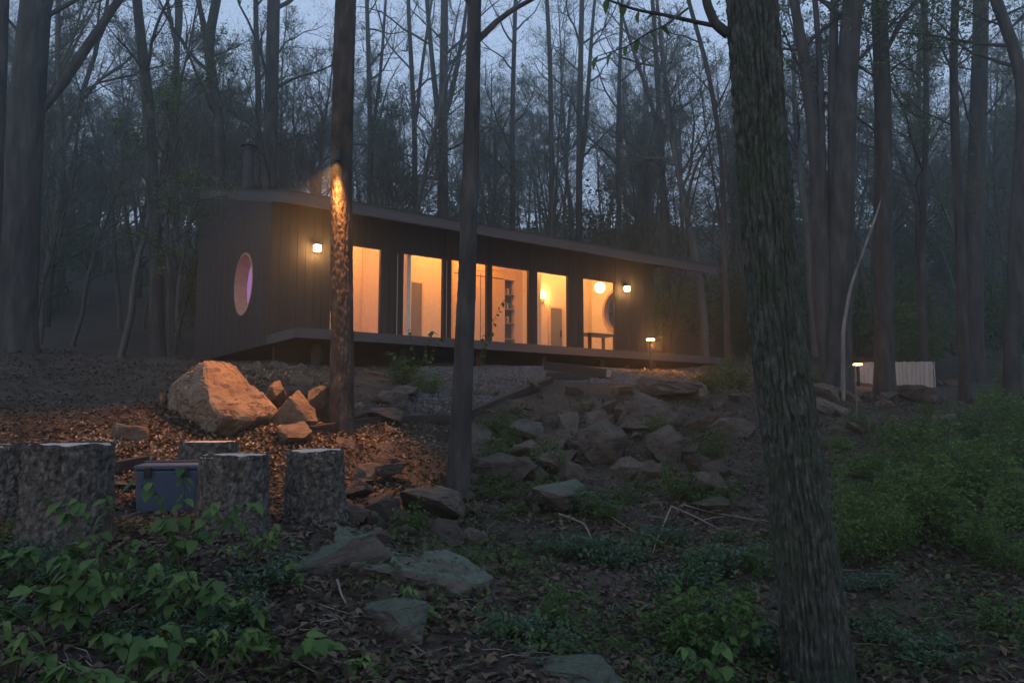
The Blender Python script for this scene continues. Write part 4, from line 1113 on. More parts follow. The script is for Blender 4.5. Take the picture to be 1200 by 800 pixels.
# ------------------------------------------------------------------ rocks
def rock_mesh(name, seed, pts=16, sub=3, rough=.05, mat=None, flat=1.0, box=0.0, keep=None):
    r = random.Random(seed)
    bm = bmesh.new()
    P = keep or []
    if not P:
        for _ in range(pts):
            v = Vector((r.gauss(0, 1), r.gauss(0, 1), r.gauss(0, 1))).normalized()
            if box: v = Vector([math.copysign(abs(c) ** (1 - box), c) for c in v])
            v *= r.uniform(.82, 1.05); v.z *= flat; P.append(v)
    for p in P: bm.verts.new(p)
    bmesh.ops.convex_hull(bm, input=bm.verts)
    bmesh.ops.delete(bm, geom=[v for v in bm.verts if not v.link_faces], context='VERTS')
    bmesh.ops.dissolve_limit(bm, angle_limit=R(12), verts=bm.verts, edges=bm.edges)
    bmesh.ops.bevel(bm, geom=list(bm.edges), offset=.028, segments=1, affect='EDGES', clamp_overlap=True)
    bmesh.ops.triangulate(bm, faces=bm.faces)
    for _ in range(sub):
        bmesh.ops.subdivide_edges(bm, edges=[e for e in bm.edges if e.calc_length() > (.16 if sub < 5 else .06)], cuts=1, use_grid_fill=True)
    bmesh.ops.triangulate(bm, faces=bm.faces)
    off = Vector((seed * 3.1, seed * 1.7, 0))
    bm.normal_update()
    for v in bm.verts:
        n_ = mnoise.fractal(v.co * 1.6 + off, .9, 2.1, 5)
        if sub >= 5:      # big stones: stepped, chipped faces
            n_ = .45 * n_ + .55 * (round(mnoise.noise(v.co * 2.3 + off) * 4) / 2.2) + .25 * mnoise.noise(v.co * 9 + off)
        c_ = mnoise.noise(v.co * 3.3 + off * 2)
        crack = -.05 if abs(c_) < .045 else 0
        v.co += v.normal * (rough * n_ + crack * rough * 8)
    me = bpy.data.meshes.new(name); bm.to_mesh(me); bm.free()
    if mat: me.materials.append(mat)
    return me
RK = {}
for nm in ('rock', 'rock_tan', 'rock_mossy', 'rock_dark'):
    RK[nm] = [rock_mesh('stone', 30 + k * 7 + len(nm), 9 + k, 3, .075, M[nm], 1.0, .0) for k in range(5)]
def rock(name, label, px, py0, py1, w, Y, kind='rock', depth=None, seed=0, tilt=0.15, cat='rock', group=None, sink=.12):
    """Stone filling about w px by (py1-py0) px, foot on the terrain at distance Y."""
    r = random.Random(seed * 77 + int(px))
    W = w / F * Y; Hh = (py1 - py0) / F * Y
    c = at(px, (py0 + py1) / 2, Y)
    dpt = depth or W * r.uniform(.7, .95)
    g = float(ground(c.x, c.y + dpt * .3))
    zc = min(max(c.z, g + Hh * .12), g + Hh * .42)
    o = link(name, RK[kind][r.randrange(5)], None, (c.x, c.y + dpt * .3, zc), (r.gauss(0, tilt), r.gauss(0, tilt), r.uniform(-.6, .6)), (W * .60, dpt * .58, Hh * .62))
    tag(o, label, cat, group)
    return o
# big lit boulder: hand-placed corners so that its right face catches the lamp
by = 10.4
bc = at(262, 470, by)
def bp(px, py, dY): return at(px, py, by + dY) - bc
K = [bp(196, 500, 1.35), bp(201, 455, 1.45), bp(224, 432, 1.2), bp(240, 422, .55), bp(262, 423, .85), bp(277, 428, 1.2), bp(290, 454, .70), bp(243, 464, -.15), bp(310, 458, .65), bp(327, 480, .50),
     bp(322, 490, .40), bp(286, 490, -.10), bp(258, 488, -.35), bp(284, 516, .45), bp(252, 522, .05), bp(208, 522, 1.1), bp(200, 515, 1.6), bp(316, 515, .95), bp(250, 520, 1.9), bp(235, 436, 1.7)]
bmr = rock_mesh('boulder', 5, sub=6, rough=.075, mat=M['rock_tan'], keep=K)
bo = link('boulder', bmr, None, bc); tag(bo, 'largest pale boulder, lit orange on its right face, left of the lit trunk', 'boulder')
def hull_rock(name, label, pts, seed, mat, rough, drop):
    top = [at(*p) for p in pts]
    c = sum(top, Vector()) / len(top); K_ = []
    for k, p in enumerate(top):
        g = float(ground(p.x, p.y)); z = max(p.z, g + .10); q = Vector((p.x, p.y, z)); K_ += [q - c, (q - c) * .82 + Vector((0, .12, -drop))]
    o = link(name, rock_mesh(name, seed, sub=5, rough=rough, mat=M[mat], keep=K_), None, c); tag(o, label, 'boulder'); return o
hull_rock('boulder', 'long mossy ledge with pale lichen in the centre foreground', [(388, 642, 6.3), (455, 634, 6.5), (520, 655, 6.2), (572, 692, 5.9), (582, 712, 5.6), (545, 722, 5.3), (470, 690, 5.2), (400, 668, 5.3)], 9, 'rock_mossy', .06, .5)
hero = [
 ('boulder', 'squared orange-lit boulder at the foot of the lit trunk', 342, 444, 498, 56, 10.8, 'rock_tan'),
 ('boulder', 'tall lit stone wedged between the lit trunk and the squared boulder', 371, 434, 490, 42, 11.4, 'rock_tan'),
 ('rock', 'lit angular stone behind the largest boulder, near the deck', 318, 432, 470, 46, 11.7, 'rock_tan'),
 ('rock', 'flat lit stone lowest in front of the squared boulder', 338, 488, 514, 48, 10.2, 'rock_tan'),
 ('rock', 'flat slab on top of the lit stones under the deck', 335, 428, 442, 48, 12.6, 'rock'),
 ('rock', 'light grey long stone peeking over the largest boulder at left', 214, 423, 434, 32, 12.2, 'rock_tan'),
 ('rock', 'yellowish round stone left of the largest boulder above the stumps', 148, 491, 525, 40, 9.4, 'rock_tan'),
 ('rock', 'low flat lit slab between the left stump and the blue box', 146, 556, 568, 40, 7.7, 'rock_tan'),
 ('rock', 'grey rock right of the lit trunk on the gravel', 455, 458, 476, 46, 13.2, 'rock'),
 ('rock', 'pale flat stone beside the timber edge right of the lit trunk', 445, 478, 500, 54, 11.9, 'rock'),
 ('rock', 'dark rock leaning on the gravel left of the slim trunk', 472, 444, 462, 40, 13.8, 'rock'),
 ('boulder', 'long grey boulder left of the slim trunk foot', 502, 563, 604, 88, 8.2, 'rock'),
 ('boulder', 'brown leaning slab left of the long grey boulder', 440, 578, 628, 60, 7.6, 'rock_dark'),
 ('rock', 'small dark rock at the foot of the right stump', 415, 550, 572, 40, 8.4, 'rock_dark'),
 ('rock', 'rust brown stone in front of the right stump', 400, 598, 625, 50, 7.0, 'rock'),
 ('rock', 'flat dark rock under the timber edge right of the stumps', 440, 535, 560, 60, 9.4, 'rock_dark'),
 ('boulder', 'round tan boulder in the middle of the embankment', 641, 520, 550, 42, 10.3, 'rock'),
 ('boulder', 'wide mossy brown boulder below the round tan boulder', 655, 558, 604, 92, 9.0, 'rock_mossy'),
 ('rock', 'small stone tucked below the round tan boulder', 628, 549, 566, 30, 10.0, 'rock_dark'),
 ('rock', 'dark rock right beside the slim trunk foot', 588, 535, 570, 62, 9.9, 'rock_dark'),
 ('rock', 'mossy stone high in the ferns on the embankment', 620, 486, 512, 50, 12.2, 'rock_mossy'),
 ('boulder', 'flat ledge boulder under the path light on the embankment top', 768, 444, 472, 108, 15.6, 'rock_dark'),
 ('boulder', 'reddish slab face on the embankment under the ledge boulder', 752, 474, 528, 92, 13.2, 'rock_dark'),
 ('boulder', 'tall dark wedge boulder low on the embankment', 715, 520, 580, 76, 11.2, 'rock_dark'),
 ('boulder', 'purplish boulder at the right of the wedge boulder', 790, 520, 572, 64, 11.4, 'rock_dark'),
 ('rock', 'rounded rock under the reddish slab', 705, 470, 505, 54, 13.8, 'rock_dark'),
 ('boulder', 'dark boulder half hidden by the big leaning trunk', 842, 485, 540, 72, 13.0, 'rock_dark'),
 ('boulder', 'left block of the low stone bank right of the big trunk', 968, 450, 482, 42, 16.8, 'rock'),
 ('boulder', 'middle block of the low stone bank under the second path light', 996, 448, 480, 44, 17.0, 'rock'),
 ('boulder', 'rusty block beneath the low stone bank right of the big trunk', 985, 477, 508, 62, 15.4, 'rock'),
 ('rock', 'end block of the low stone bank toward the right shrubs', 1040, 462, 486, 52, 17.2, 'rock_dark'),
 ('rock', 'dark stone in the brush below the slatted enclosure', 1090, 456, 480, 60, 18.6, 'rock_dark'),
 ('boulder', 'low pale-topped mossy slab at the bottom left of centre', 452, 736, 775, 112, 4.5, 'rock_mossy'),
 ('boulder', 'mossy slab cut by the bottom edge of the photo', 665, 797, 815, 150, 4.0, 'rock_mossy'),
 ('boulder', 'dark mossy rock under the broad leaves left of the long ledge', 385, 655, 745, 120, 5.3, 'rock_mossy'),
 ('rock', 'small pale mossy stone in the lower right corner', 1128, 768, 792, 36, 5.2, 'rock_mossy'),
 ('rock', 'grey stone on the brown mound left of the largest boulder', 180, 462, 508, 58, 11.8, 'rock_dark'),
]
for k, (nm, lab, px, y0, y1, w, Y, kind) in enumerate(hero):
    rock(nm, lab, px, y0, y1, w, Y, kind, seed=k)
rr2 = random.Random(5)
fill = []
def scatter(n, poly, wmin, wmax, kinds):
    """Small stones over a patch given in the photograph, each settled on the terrain there."""
    for _ in range(n):
        px, py = rr2.uniform(poly[0], poly[2]), rr2.uniform(poly[1], poly[3])
        p = hit(px, py)
        if p is None: continue
        w = rr2.uniform(wmin, wmax)
        fill.append((p, w, rr2.choice(kinds), px))
scatter(46, (385, 525, 560, 640), .15, .55, ['rock', 'rock_dark'])
scatter(85, (550, 455, 870, 600), .18, .80, ['rock_dark', 'rock_dark', 'rock'])
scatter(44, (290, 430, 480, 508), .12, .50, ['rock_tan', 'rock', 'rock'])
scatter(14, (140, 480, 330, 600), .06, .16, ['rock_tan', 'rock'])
scatter(30, (950, 450, 1160, 510), .18, .60, ['rock', 'rock_dark'])
scatter(18, (560, 620, 1150, 790), .05, .14, ['rock_dark', 'rock_mossy'])
fill.sort(key=lambda s_: s_[3])
for k, (p, w, kd, px) in enumerate(fill):
    o = link('stone', RK[kd][rr2.randrange(5)], None, (p.x, p.y, p.z + w * .06), (rr2.uniform(-.5, .5), rr2.uniform(-.5, .5), rr2.uniform(0, 6.28)), (w * .5 * rr2.uniform(.8, 1.4), w * .5, w * .5 * rr2.uniform(.55, .9)))
    tag(o, 'small loose stone lying on the bank, ' + ordinal(k) + ' of the small stones from the left', 'stone', 'small loose stones on the slope')

# ------------------------------------------------------------------ timbers edging the gravel
def timber(label, A, B, w=.15, h=.15, lift=.05, end=False):
    A, B = Vector(A), Vector(B); d = B - A; L = d.length
    o = empty('edging_timber', (A + B) / 2 + Vector((0, 0, lift)))
    o.rotation_euler = (0, -math.asin(d.z / L), math.atan2(d.y, d.x))
    tag(o, label, 'timber', 'timbers edging the gravel')
    MB().box(-L / 2, L / 2, -w / 2, w / 2, -h / 2, h / 2).build('beam', M['timber'], o, bevel=.012)
    if end: MB().box(L / 2 + .002, L / 2 + .012, -w / 2 + .01, w / 2 - .01, -h / 2 + .01, h / 2 - .01).build('sawn_end', M['timber_end'], o)
    return o
tp_ = [gpt(362, 516, 10.8), gpt(450, 503, 12.0), gpt(535, 487, 13.0), gpt(600, 464, 15.3), gpt(645, 447, 17.4)]
labs = ['dark edging timber running from the right stump past the lit trunk', 'dark edging timber left of the slim trunk', 'dark edging timber right of the slim trunk', 'dark edging timber climbing toward the steps']
for k in range(4): timber(labs[k], tp_[k], tp_[k + 1], lift=.05)
timber('upper step timber with a pale sawn end under the cabin', gpt(640, 436, 19.5), gpt(713, 434, 18.2), .2, .2, .16, True)
timber('lower step timber before the cabin', gpt(640, 445, 17.8), gpt(690, 442, 18.0), .18, .16, .07)
timber('dark timber lying behind the left stump', gpt(135, 553, 8.2), gpt(172, 548, 8.5), .14, .14, .07)

# ------------------------------------------------------------------ stumps and the blue box
def stump(label, px, ytop, ybot, w, Y, seed, tilt=0):
    foot = at(px, ybot, Y); foot.z = min(foot.z, float(ground(foot.x, foot.y)) + .02)
    topz = at(px, ytop + w * .09, Y).z
    h = topz - foot.z
    o = empty('tree_stump', foot); o.rotation_euler = (tilt, -tilt * .5, 0)
    tag(o, label, 'stump', 'upright log stumps around the fire spot')
    rad = w / 2 / F * Y
    pts = [(0, 0, -.12), (0, 0, h * .5), (0, 0, h)]
    b, c, rd = bark_trunk('bark', pts, [rad * 1.06, rad * .99, rad * .97], M['bark_stump'], 190, 120, .030, seed, (24, 7), o, flare=.10, rim=.022)
    n = 60; r = random.Random(seed)
    vs = [(0, 0, h - .006)]; fs = []
    for q, rr__ in enumerate((.35, .7, .93, 1.0)):
        for i in range(n):
            t = 2 * math.pi * i / n
            vs.append((rad * .965 * rr__ * math.cos(t), rad * .965 * rr__ * math.sin(t), h - .004 + r.uniform(-.003, .003) - (.02 if rr__ == 1 else 0)))
    for i in range(n): fs.append((0, 1 + i, 1 + (i + 1) % n))
    for q in range(3):
        for i in range(n): fs.append((1 + q * n + i, 1 + (q + 1) * n + i, 1 + (q + 1) * n + (i + 1) % n, 1 + q * n + (i + 1) % n))
    MB().add(vs, fs).build('cut_top', M['cut'], o)
    return o
stump('big upright stump with pale cut top in front of the others at left', 75, 511, 645, 91, 5.6, 1)
stump('stump cut off by the left edge of the photo', 2, 515, 604, 54, 6.5, 2)
stump('squat stump with lit cut top behind the blue box', 244, 511, 550, 62, 8.3, 3)
stump('rough upright stump right of the blue box', 271, 525, 632, 77, 6.2, 4)
stump('dark upright stump nearest the timber edge, rightmost of the stumps', 370, 521, 604, 63, 6.9, 5, .03)
bb = gpt(199, 588, 7.3)
box = empty('storage_box', bb, R(14)); tag(box, 'blue-grey plastic box standing between the stumps', 'box')
bh = at(199, 543, 7.3).z - bb.z
MB().hexa([(-.25, -.2, -.04), (.25, -.2, -.04), (.25, .2, -.04), (-.25, .2, -.04), (-.27, -.21, bh - .05), (.27, -.21, bh - .05), (.27, .21, bh - .05), (-.27, .21, bh - .05)]).build('body', M['blue'], box, bevel=.018)
lid_ = MB().box(-.285, .285, -.225, .225, bh - .047, bh + .0).build('lid', M['blue'], box, bevel=.016)
MB().box(-.28, .28, .18, .22, bh + .001, bh + .02).build('hinge_rib', M['blue'], lid_, bevel=.006)
for x in (-.16, .16): MB().box(x - .03, x + .03, -.245, -.228, bh - .12, bh - .02).build('latch', M['black'], box, bevel=.004)

# ------------------------------------------------------------------ undergrowth
def shrub_proto(seed, h, spread, nst, leafn, lsize, mat, up=.4):
    r = np.random.default_rng(seed)
    st, tw, lp = [], [], []
    for _ in range(nst):
        a = r.random() * 6.28; d = np.array([math.cos(a) * spread * r.random(), math.sin(a) * spread * r.random(), 1.0])
        q = walk(r, np.array([d[0] * .06, d[1] * .06, -.06]), d, h * (.6 + .5 * r.random()), 8, .12, .02); st.append((q, .008 * (1 - .7 * np.linspace(0, 1, 8))))
        for _ in range(leafn):
            i = 2 + int(5.9 * r.random()); dd = q[i] - q[i - 1]; dd /= np.linalg.norm(dd)
            q2 = walk(r, q[i], side_dir(r, dd, .9), h * (.12 + .22 * r.random()), 4, .2, .02); tw.append((q2, np.array([.003, .0025, .002, .001])))
            for _ in range(7): lp.append(q2[1 + int(2.99 * r.random())] + r.normal(size=3) * lsize * .6)
    v, f = merge([tube_arrays(st, 5), tube_arrays(tw, 3)])
    return {'stems': fastmesh('stems', v, f, M['stem'], True), 'foliage': leaf_mesh('foliage', np.array(lp), lsize, r, mat, up)}
SH = [shrub_proto(300, 1.3, 1.0, 16, 13, .065, M['leaf_shrub']), shrub_proto(301, 1.0, 1.3, 18, 12, .06, M['leaf_shrub']), shrub_proto(302, 1.6, .9, 16, 14, .07, M['leaf_under']), shrub_proto(303, .8, 1.5, 18, 10, .055, M['leaf_under'])]
HB = [shrub_proto(310, .38, 1.6, 11, 5, .055, M['leaf_blue'], .8), shrub_proto(311, .45, 1.3, 10, 5, .06, M['leaf_near'], .7), shrub_proto(312, .30, 1.8, 12, 4, .05, M['leaf_under'], .7)]
def place_shrub(ms, name, label, px, py, Y, s, group, cat='shrub'):
    p = gpt(px, py, Y)
    o = empty(name, p); o.rotation_euler = (0, 0, random.uniform(0, 6.28)); o.scale = (s, s, s)
    for k, me in ms.items(): link(k, me, o)
    tag(o, label, cat, group)
grp = 'leafy shrubs of the right bank'
sh = [(1010, 520, 13.5, .8, 3), (1050, 530, 12.5, 1.0, 0), (1095, 525, 12.6, 1.0, 2), (1150, 530, 12.2, 1.2, 0), (1195, 520, 12.8, 1.3, 2), (1020, 560, 10.4, .8, 0), (1075, 570, 10.2, .9, 0), (1120, 575, 9.8, 1.0, 1), (1170, 590, 9.0, 1.0, 1), (1210, 610, 8.2, 1.0, 0),
      (1000, 600, 8.9, .6, 3), (1060, 610, 8.5, .75, 3), (1100, 620, 8.1, .8, 1), (1150, 640, 7.5, .75, 1), (1190, 660, 7.0, .7, 1), (1040, 640, 7.6, .45, 3), (1200, 540, 11, 1.1, 1), (1130, 500, 15.5, .7, 3), (1185, 500, 16, 1.2, 0), (1165, 480, 19, 1.0, 2), (1210, 475, 19.5, 1.8, 0), (1085, 490, 16.5, .7, 3)]
for q_ in range(8):
    px_, py_ = 985 + 220 * ((q_ * .618) % 1), 530 + 150 * ((q_ * .377) % 1)
    h_ = hit(px_, py_)
    if h_ is not None: sh.append((px_, py_, h_.y, .55 + .4 * ((q_ * .71) % 1), 1))
sh.sort(key=lambda q: q[0])
for k, (px, py, Y, s_, kd) in enumerate(sh):
    s_ *= .62 if Y > 11 else .75
    place_shrub(SH[(1, 1, 0, 3)[k % 4]], 'leafy_shrub', 'leafy green shrub on the right bank below the slatted enclosure, ' + ordinal(k) + ' from the left', px, py, Y, s_, grp)
mid = [('shrub with reddish twigs at the right end of the cabin deck', 862, 452, 17.8, 1.0, 3), ('low shrub behind the ledge boulder by the big trunk', 835, 462, 16.5, .8, 3), ('bright green tuft on the bank under the paired trunks', 962, 447, 18.0, .6, 1), ('leafy sapling before the deck between the two near trunks', 470, 440, 15.5, .75, 3), ('small shrub before the deck left of the slim trunk', 500, 445, 15.0, .55, 1), ('ferny shrub on the embankment left of the big trunk', 830, 540, 11.5, .55, 3), ('weedy shrub right of the slim trunk on the embankment', 590, 500, 12.4, .5, 3)]
for (lab, px, py, Y, s_, kd) in mid: place_shrub(SH[kd], 'leafy_shrub', lab, px, py, Y, s_, 'single shrubs')
# tall thin sapling before the glass
p = gpt(572, 440, 17.0); 
hb = []
for _ in range(38):
    px = rr2.uniform(470, 1180); py = rr2.uniform(590, 790)
    q = hit(px, py)
    if q is None: continue
    if (q - Vector((t3f.x, t3f.y, q.z))).length < .5: continue
    hb.append((px, q, rr2.uniform(.35, .8), rr2.choice([0, 0, 1, 2])))
for _ in range(26):
    px = rr2.uniform(540, 850); py = rr2.uniform(480, 590)
    q = hit(px, py)
    if q is not None: hb.append((px, q, rr2.uniform(.5, 1.0), rr2.choice([1, 2, 2])))
for (px, py) in ((705, 660), (730, 665), (690, 655), (845, 672), (870, 665), (815, 690), (660, 600), (690, 605), (825, 780), (850, 770), (800, 770)):
    q = hit(px, py)
    if q is not None: hb.append((px, q, rr2.uniform(.8, 1.1), 0 if py < 720 and px > 600 else 1))
for _ in range(16):
    px = rr2.uniform(0, 340); py = rr2.uniform(655, 795)
    q = hit(px, py)
    if q is not None: hb.append((px, q, rr2.uniform(.35, .7), rr2.choice([0, 2, 2])))
hb.sort(key=lambda q: q[0])
for k, (px, q, s_, kd) in enumerate(hb):
    o = empty('low_plant', q); o.rotation_euler = (0, 0, rr2.uniform(0, 6.28)); o.scale = (s_, s_, s_)
    for kk, me in HB[kd].items(): link(kk, me, o)
    tag(o, 'low green plant on the leafy slope, ' + ordinal(k) + ' of the low plants from the left', 'plant', 'low plants on the slope')

# broad-leaved saplings of the lower left, every leaf its own
def spray(label, base, tips, seed, nleaf=9, s=1.0, group=None):
    nleaf += 3
    r = random.Random(seed)
    o = empty('broadleaf_plant', base); tag(o, label, 'plant', group)
    for T in tips:
        T = Vector(T); rel = T - base
        mid_ = rel * .5 + Vector((0, 0, abs(rel.z) * .25 + .10)); P = []
        for i in range(10):
            t = i / 9; P.append((1 - t) ** 2 * Vector((0, 0, -.03)) + 2 * t * (1 - t) * mid_ + t * t * rel)
        A = np.array([tuple(p) for p in P]); v, f = tube_arrays([(A, np.linspace(.0055, .002, 10))], 5)
        link('stem', fastmesh('stem', v, f, M['stem'], True), o)
        az = math.atan2(rel.y, rel.x)
        for i in range(nleaf):
            t = .35 + .65 * i / (nleaf - 1); x = t * 9; k = min(int(x), 8); p = P[k].lerp(P[k + 1], x - k)
            sd = (1 if i % 2 else -1) * r.uniform(.6, 1.2) if i < nleaf - 1 else 0
            p = p + Vector((r.gauss(0, .012), r.gauss(0, .012), r.gauss(0, .008)))
            add_leaf(o, (0, 0, 0), p, az + sd, r.uniform(-.15, .75), r.uniform(-.5, .5), s * r.uniform(.45, .95), kind=LEAVES2 if seed in (4, 8, 9, 10, 11, 41, 43, 45, 47) else LEAVES)
gsp = 'broad-leaved plants of the lower left'
def tip(px, py, Y): return at(px, py, Y)
spray('broad-leaved spray in front of the blue box and stump', gpt(215, 660, 4.9), [tip(170, 562, 4.7), tip(215, 548, 4.75), tip(255, 590, 4.6), tip(298, 588, 4.7), tip(190, 610, 4.6)], 1, 9, .95, gsp)
spray('broad-leaved spray across the foot of the big stump', gpt(120, 665, 4.7), [tip(50, 582, 4.6), tip(90, 585, 4.5), tip(125, 580, 4.6)], 2, 8, .9, gsp)
spray('broad-leaved plant under the big stump', gpt(90, 715, 4.2), [tip(70, 650, 4.0), tip(110, 655, 4.0), tip(35, 690, 3.9), tip(140, 690, 4.0), tip(90, 640, 4.2)], 3, 9, 1.0, gsp)
spray('broad-leaved plant at the left edge near the bottom', gpt(20, 770, 3.6), [tip(0, 730, 3.5), tip(30, 745, 3.4), tip(-15, 760, 3.4), tip(60, 770, 3.5)], 4, 8, .95, gsp)
spray('broad-leaved plant low between the stumps and the long ledge', gpt(240, 735, 4.3), [tip(205, 675, 4.1), tip(250, 680, 4.1), tip(150, 690, 4.1), tip(265, 700, 4.0)], 5, 9, .95, gsp)
spray('broad-leaved plant nearest the bottom left of the photo', gpt(160, 790, 3.7), [tip(140, 740, 3.6), tip(205, 730, 3.7), tip(215, 750, 3.6), tip(120, 745, 3.5), tip(170, 755, 3.5)], 6, 9, .95, gsp)
spray('broad-leaved plant cut by the bottom edge at left', gpt(90, 815, 3.4), [tip(80, 775, 3.3), tip(115, 790, 3.3), tip(60, 785, 3.3), tip(150, 798, 3.3)], 7, 7, .9, gsp)
k_ = 0
for (px, py, Y, lab) in ((170, 700, 4.5, 'broad-leaved plant half way between the big stump and the bottom edge'), (55, 700, 4.1, 'broad-leaved plant at the left edge under the big stump'), (255, 790, 3.8, 'low broad-leaved plant at the bottom edge below the dark hollow'), (205, 640, 5.0, 'broad-leaved plant at the foot of the blue box'), (300, 660, 5.2, 'small leafy plant at the foot of the rough stump'), (20, 660, 4.8, 'leafy plant at the left edge beside the big stump foot'), (230, 700, 4.5, 'leafy plant left of the dark hollow below the rough stump'), (330, 780, 4.0, 'leafy plant at the bottom edge left of the low slab')):
    g_ = gpt(px, py, Y); k_ += 1
    spray(lab, g_, [g_ + Vector((random.uniform(-.28, .28), random.uniform(-.25, .1), random.uniform(.12, .30))) for _ in range(5)], 40 + k_, 8, .9, gsp)
spray('upright bright green plant before the long mossy ledge', gpt(485, 745, 4.9), [tip(480, 690, 4.8), tip(462, 705, 4.8), tip(500, 712, 4.8), tip(515, 728, 4.8), tip(470, 735, 4.7)], 8, 8, .75, gsp)
spray('small broad-leaved plant right of the rightmost stump leaves', gpt(345, 700, 5.0), [tip(340, 662, 4.9), tip(325, 672, 4.9), tip(352, 680, 4.9)], 9, 6, .8, gsp)
spray('drooping plant in the dark hollow under the ledge', gpt(300, 740, 4.4), [tip(285, 705, 4.3), tip(310, 718, 4.3), tip(270, 770, 4.1)], 10, 7, .85, gsp)
spray('leafy plant at the bottom edge below the low slab', gpt(425, 800, 4.1), [tip(425, 775, 4.0), tip(410, 785, 4.0), tip(440, 790, 4.0)], 11, 6, .75, gsp)
spray('leafy plant at the bottom edge under the big leaning trunk', gpt(830, 800, 4.6), [tip(800, 760, 4.5), tip(845, 755, 4.5), tip(820, 775, 4.4), tip(860, 785, 4.4)], 12, 8, .8, gsp)
spray('thin climbing sapling seen against the fourth window', gpt(560, 452, 15.6), [at(590, 352, 15.6), at(575, 372, 15.6), at(566, 392, 15.6)], 13, 10, 1.0, gsp)
spray('leafy sapling against the glass door beside the slim trunk', gpt(490, 448, 15.2), [at(480, 386, 15.2), at(505, 388, 15.2), at(520, 394, 15.2), at(455, 412, 15.2), at(470, 418, 15.2)], 14, 10, 1.1, gsp)

# fallen sticks
def stick(label, pix, w, mat='twig', sub=()):
    pts = []
    for (px, py) in pix:
        q = hit(px, py)
        if q is None: return
        pts.append(np.array(q) + np.array([0, 0, .03 + .03 * random.random()]))
    o = empty('fallen_stick', tuple(pts[0])); tag(o, label, 'stick', 'fallen sticks')
    A = np.array(pts); tt = np.linspace(0, len(A) - 1, 10); A = np.stack([np.interp(tt, np.arange(len(A)), A[:, k]) for k in range(3)], 1)
    v, f = tube_arrays([(A - pts[0], np.linspace(w, w * .5, 10))], 6); link('stick', fastmesh('stick', v, f, M[mat], True), o)
    for (i, dx, dy) in sub:
        e = A[i] + np.array([dx, dy, .04]); v, f = tube_arrays([(np.array([A[i], (A[i] + e) / 2 + .01, e]) - pts[0], np.array([w * .6, w * .5, w * .3]))], 5); link('side_twig', fastmesh('side_twig', v, f, M[mat], True), o)
stick('pale forked stick left of the big leaning trunk', [(786, 600), (815, 612), (842, 627)], .011, sub=((6, .25, .02), (9, .1, -.25)))
stick('pale stick lying along the slope above the forked stick', [(800, 598), (835, 606), (900, 615)], .008, sub=((4, .1, -.2),))
stick('broken stick slanting to the left of the forked stick', [(786, 602), (770, 640), (765, 655)], .009)
stick('curved pale stick among ferns in the centre', [(655, 608), (685, 622), (695, 640)], .014)
stick('thin stick lying in leaves right of the big trunk', [(960, 585), (985, 560), (1000, 545)], .008, sub=((5, .2, .1), (7, -.1, .2)))
stick('dry stick in the lower right leaves', [(880, 748), (900, 760), (912, 772)], .010)
stick('stick among the lit leaves near the lit trunk', [(340, 500), (370, 492), (382, 486)], .012)
stick('pale twig standing crossed in the dark hollow', [(395, 690), (400, 708), (405, 720)], .010)
stick('thin stick lying across the middle slope', [(700, 600), (760, 640), (800, 650)], .006)
# white stalk before the second path light
st = gpt(1004, 510, 14.2); o = empty('dry_stalk', st); tag(o, 'thin pale dry stalk standing before the second path light', 'stalk')
A = np.array([tuple(at(1005, 512, 14.2) - st), tuple(at(1004, 470, 14.2) - st), tuple(at(1001, 425, 14.2) - st)]); A[0, 2] = -.05
v, f = tube_arrays([(A, np.array([.012, .009, .006]))], 6); link('stem', fastmesh('stem', v, f, M['snag'], True), o)
for (i0, e) in ((1, at(1014, 455, 14.2)), (1, at(1010, 445, 14.1)), (2, at(992, 432, 14.2))):
    v, f = tube_arrays([(np.array([A[i0], tuple((Vector(A[i0]) + (e - st)) / 2), tuple(e - st)]), np.array([.006, .005, .003]))], 5); link('side_twig', fastmesh('side_twig', v, f, M['snag'], True), o)

# the far wood along the crest, one mass
tv, tf, bv, bf, _, _, _ = grow_tree(seed=900, height=12, r0=.10, first=.2, nl=12, nb=4, nt=1, nf=0, limb=.26, leafn=0, twig=.016)
av, af = merge([(tv, tf), (bv, bf)])
rf = np.random.default_rng(77); VS, FS = [], []
for k in range(112):
    y_ = rf.uniform(84, 109); x_ = rf.uniform(-.85, .85) * y_; t_ = rf.random() * 6.28; s_ = rf.uniform(.6, 1.25)
    c_, s2 = math.cos(t_) * s_, math.sin(t_) * s_
    VS.append(np.stack([av[:, 0] * c_ - av[:, 1] * s2 + x_, av[:, 0] * s2 + av[:, 1] * c_ + y_, av[:, 2] * s_ + float(ground(x_, y_))], 1)); FS.append(af + k * len(av))
tag(link('far_woods', fastmesh('far_woods', np.concatenate(VS), np.concatenate(FS), M['bark_far'], True)), 'hazy mass of thin trees along the crest of the hill', 'woods', kind='stuff')
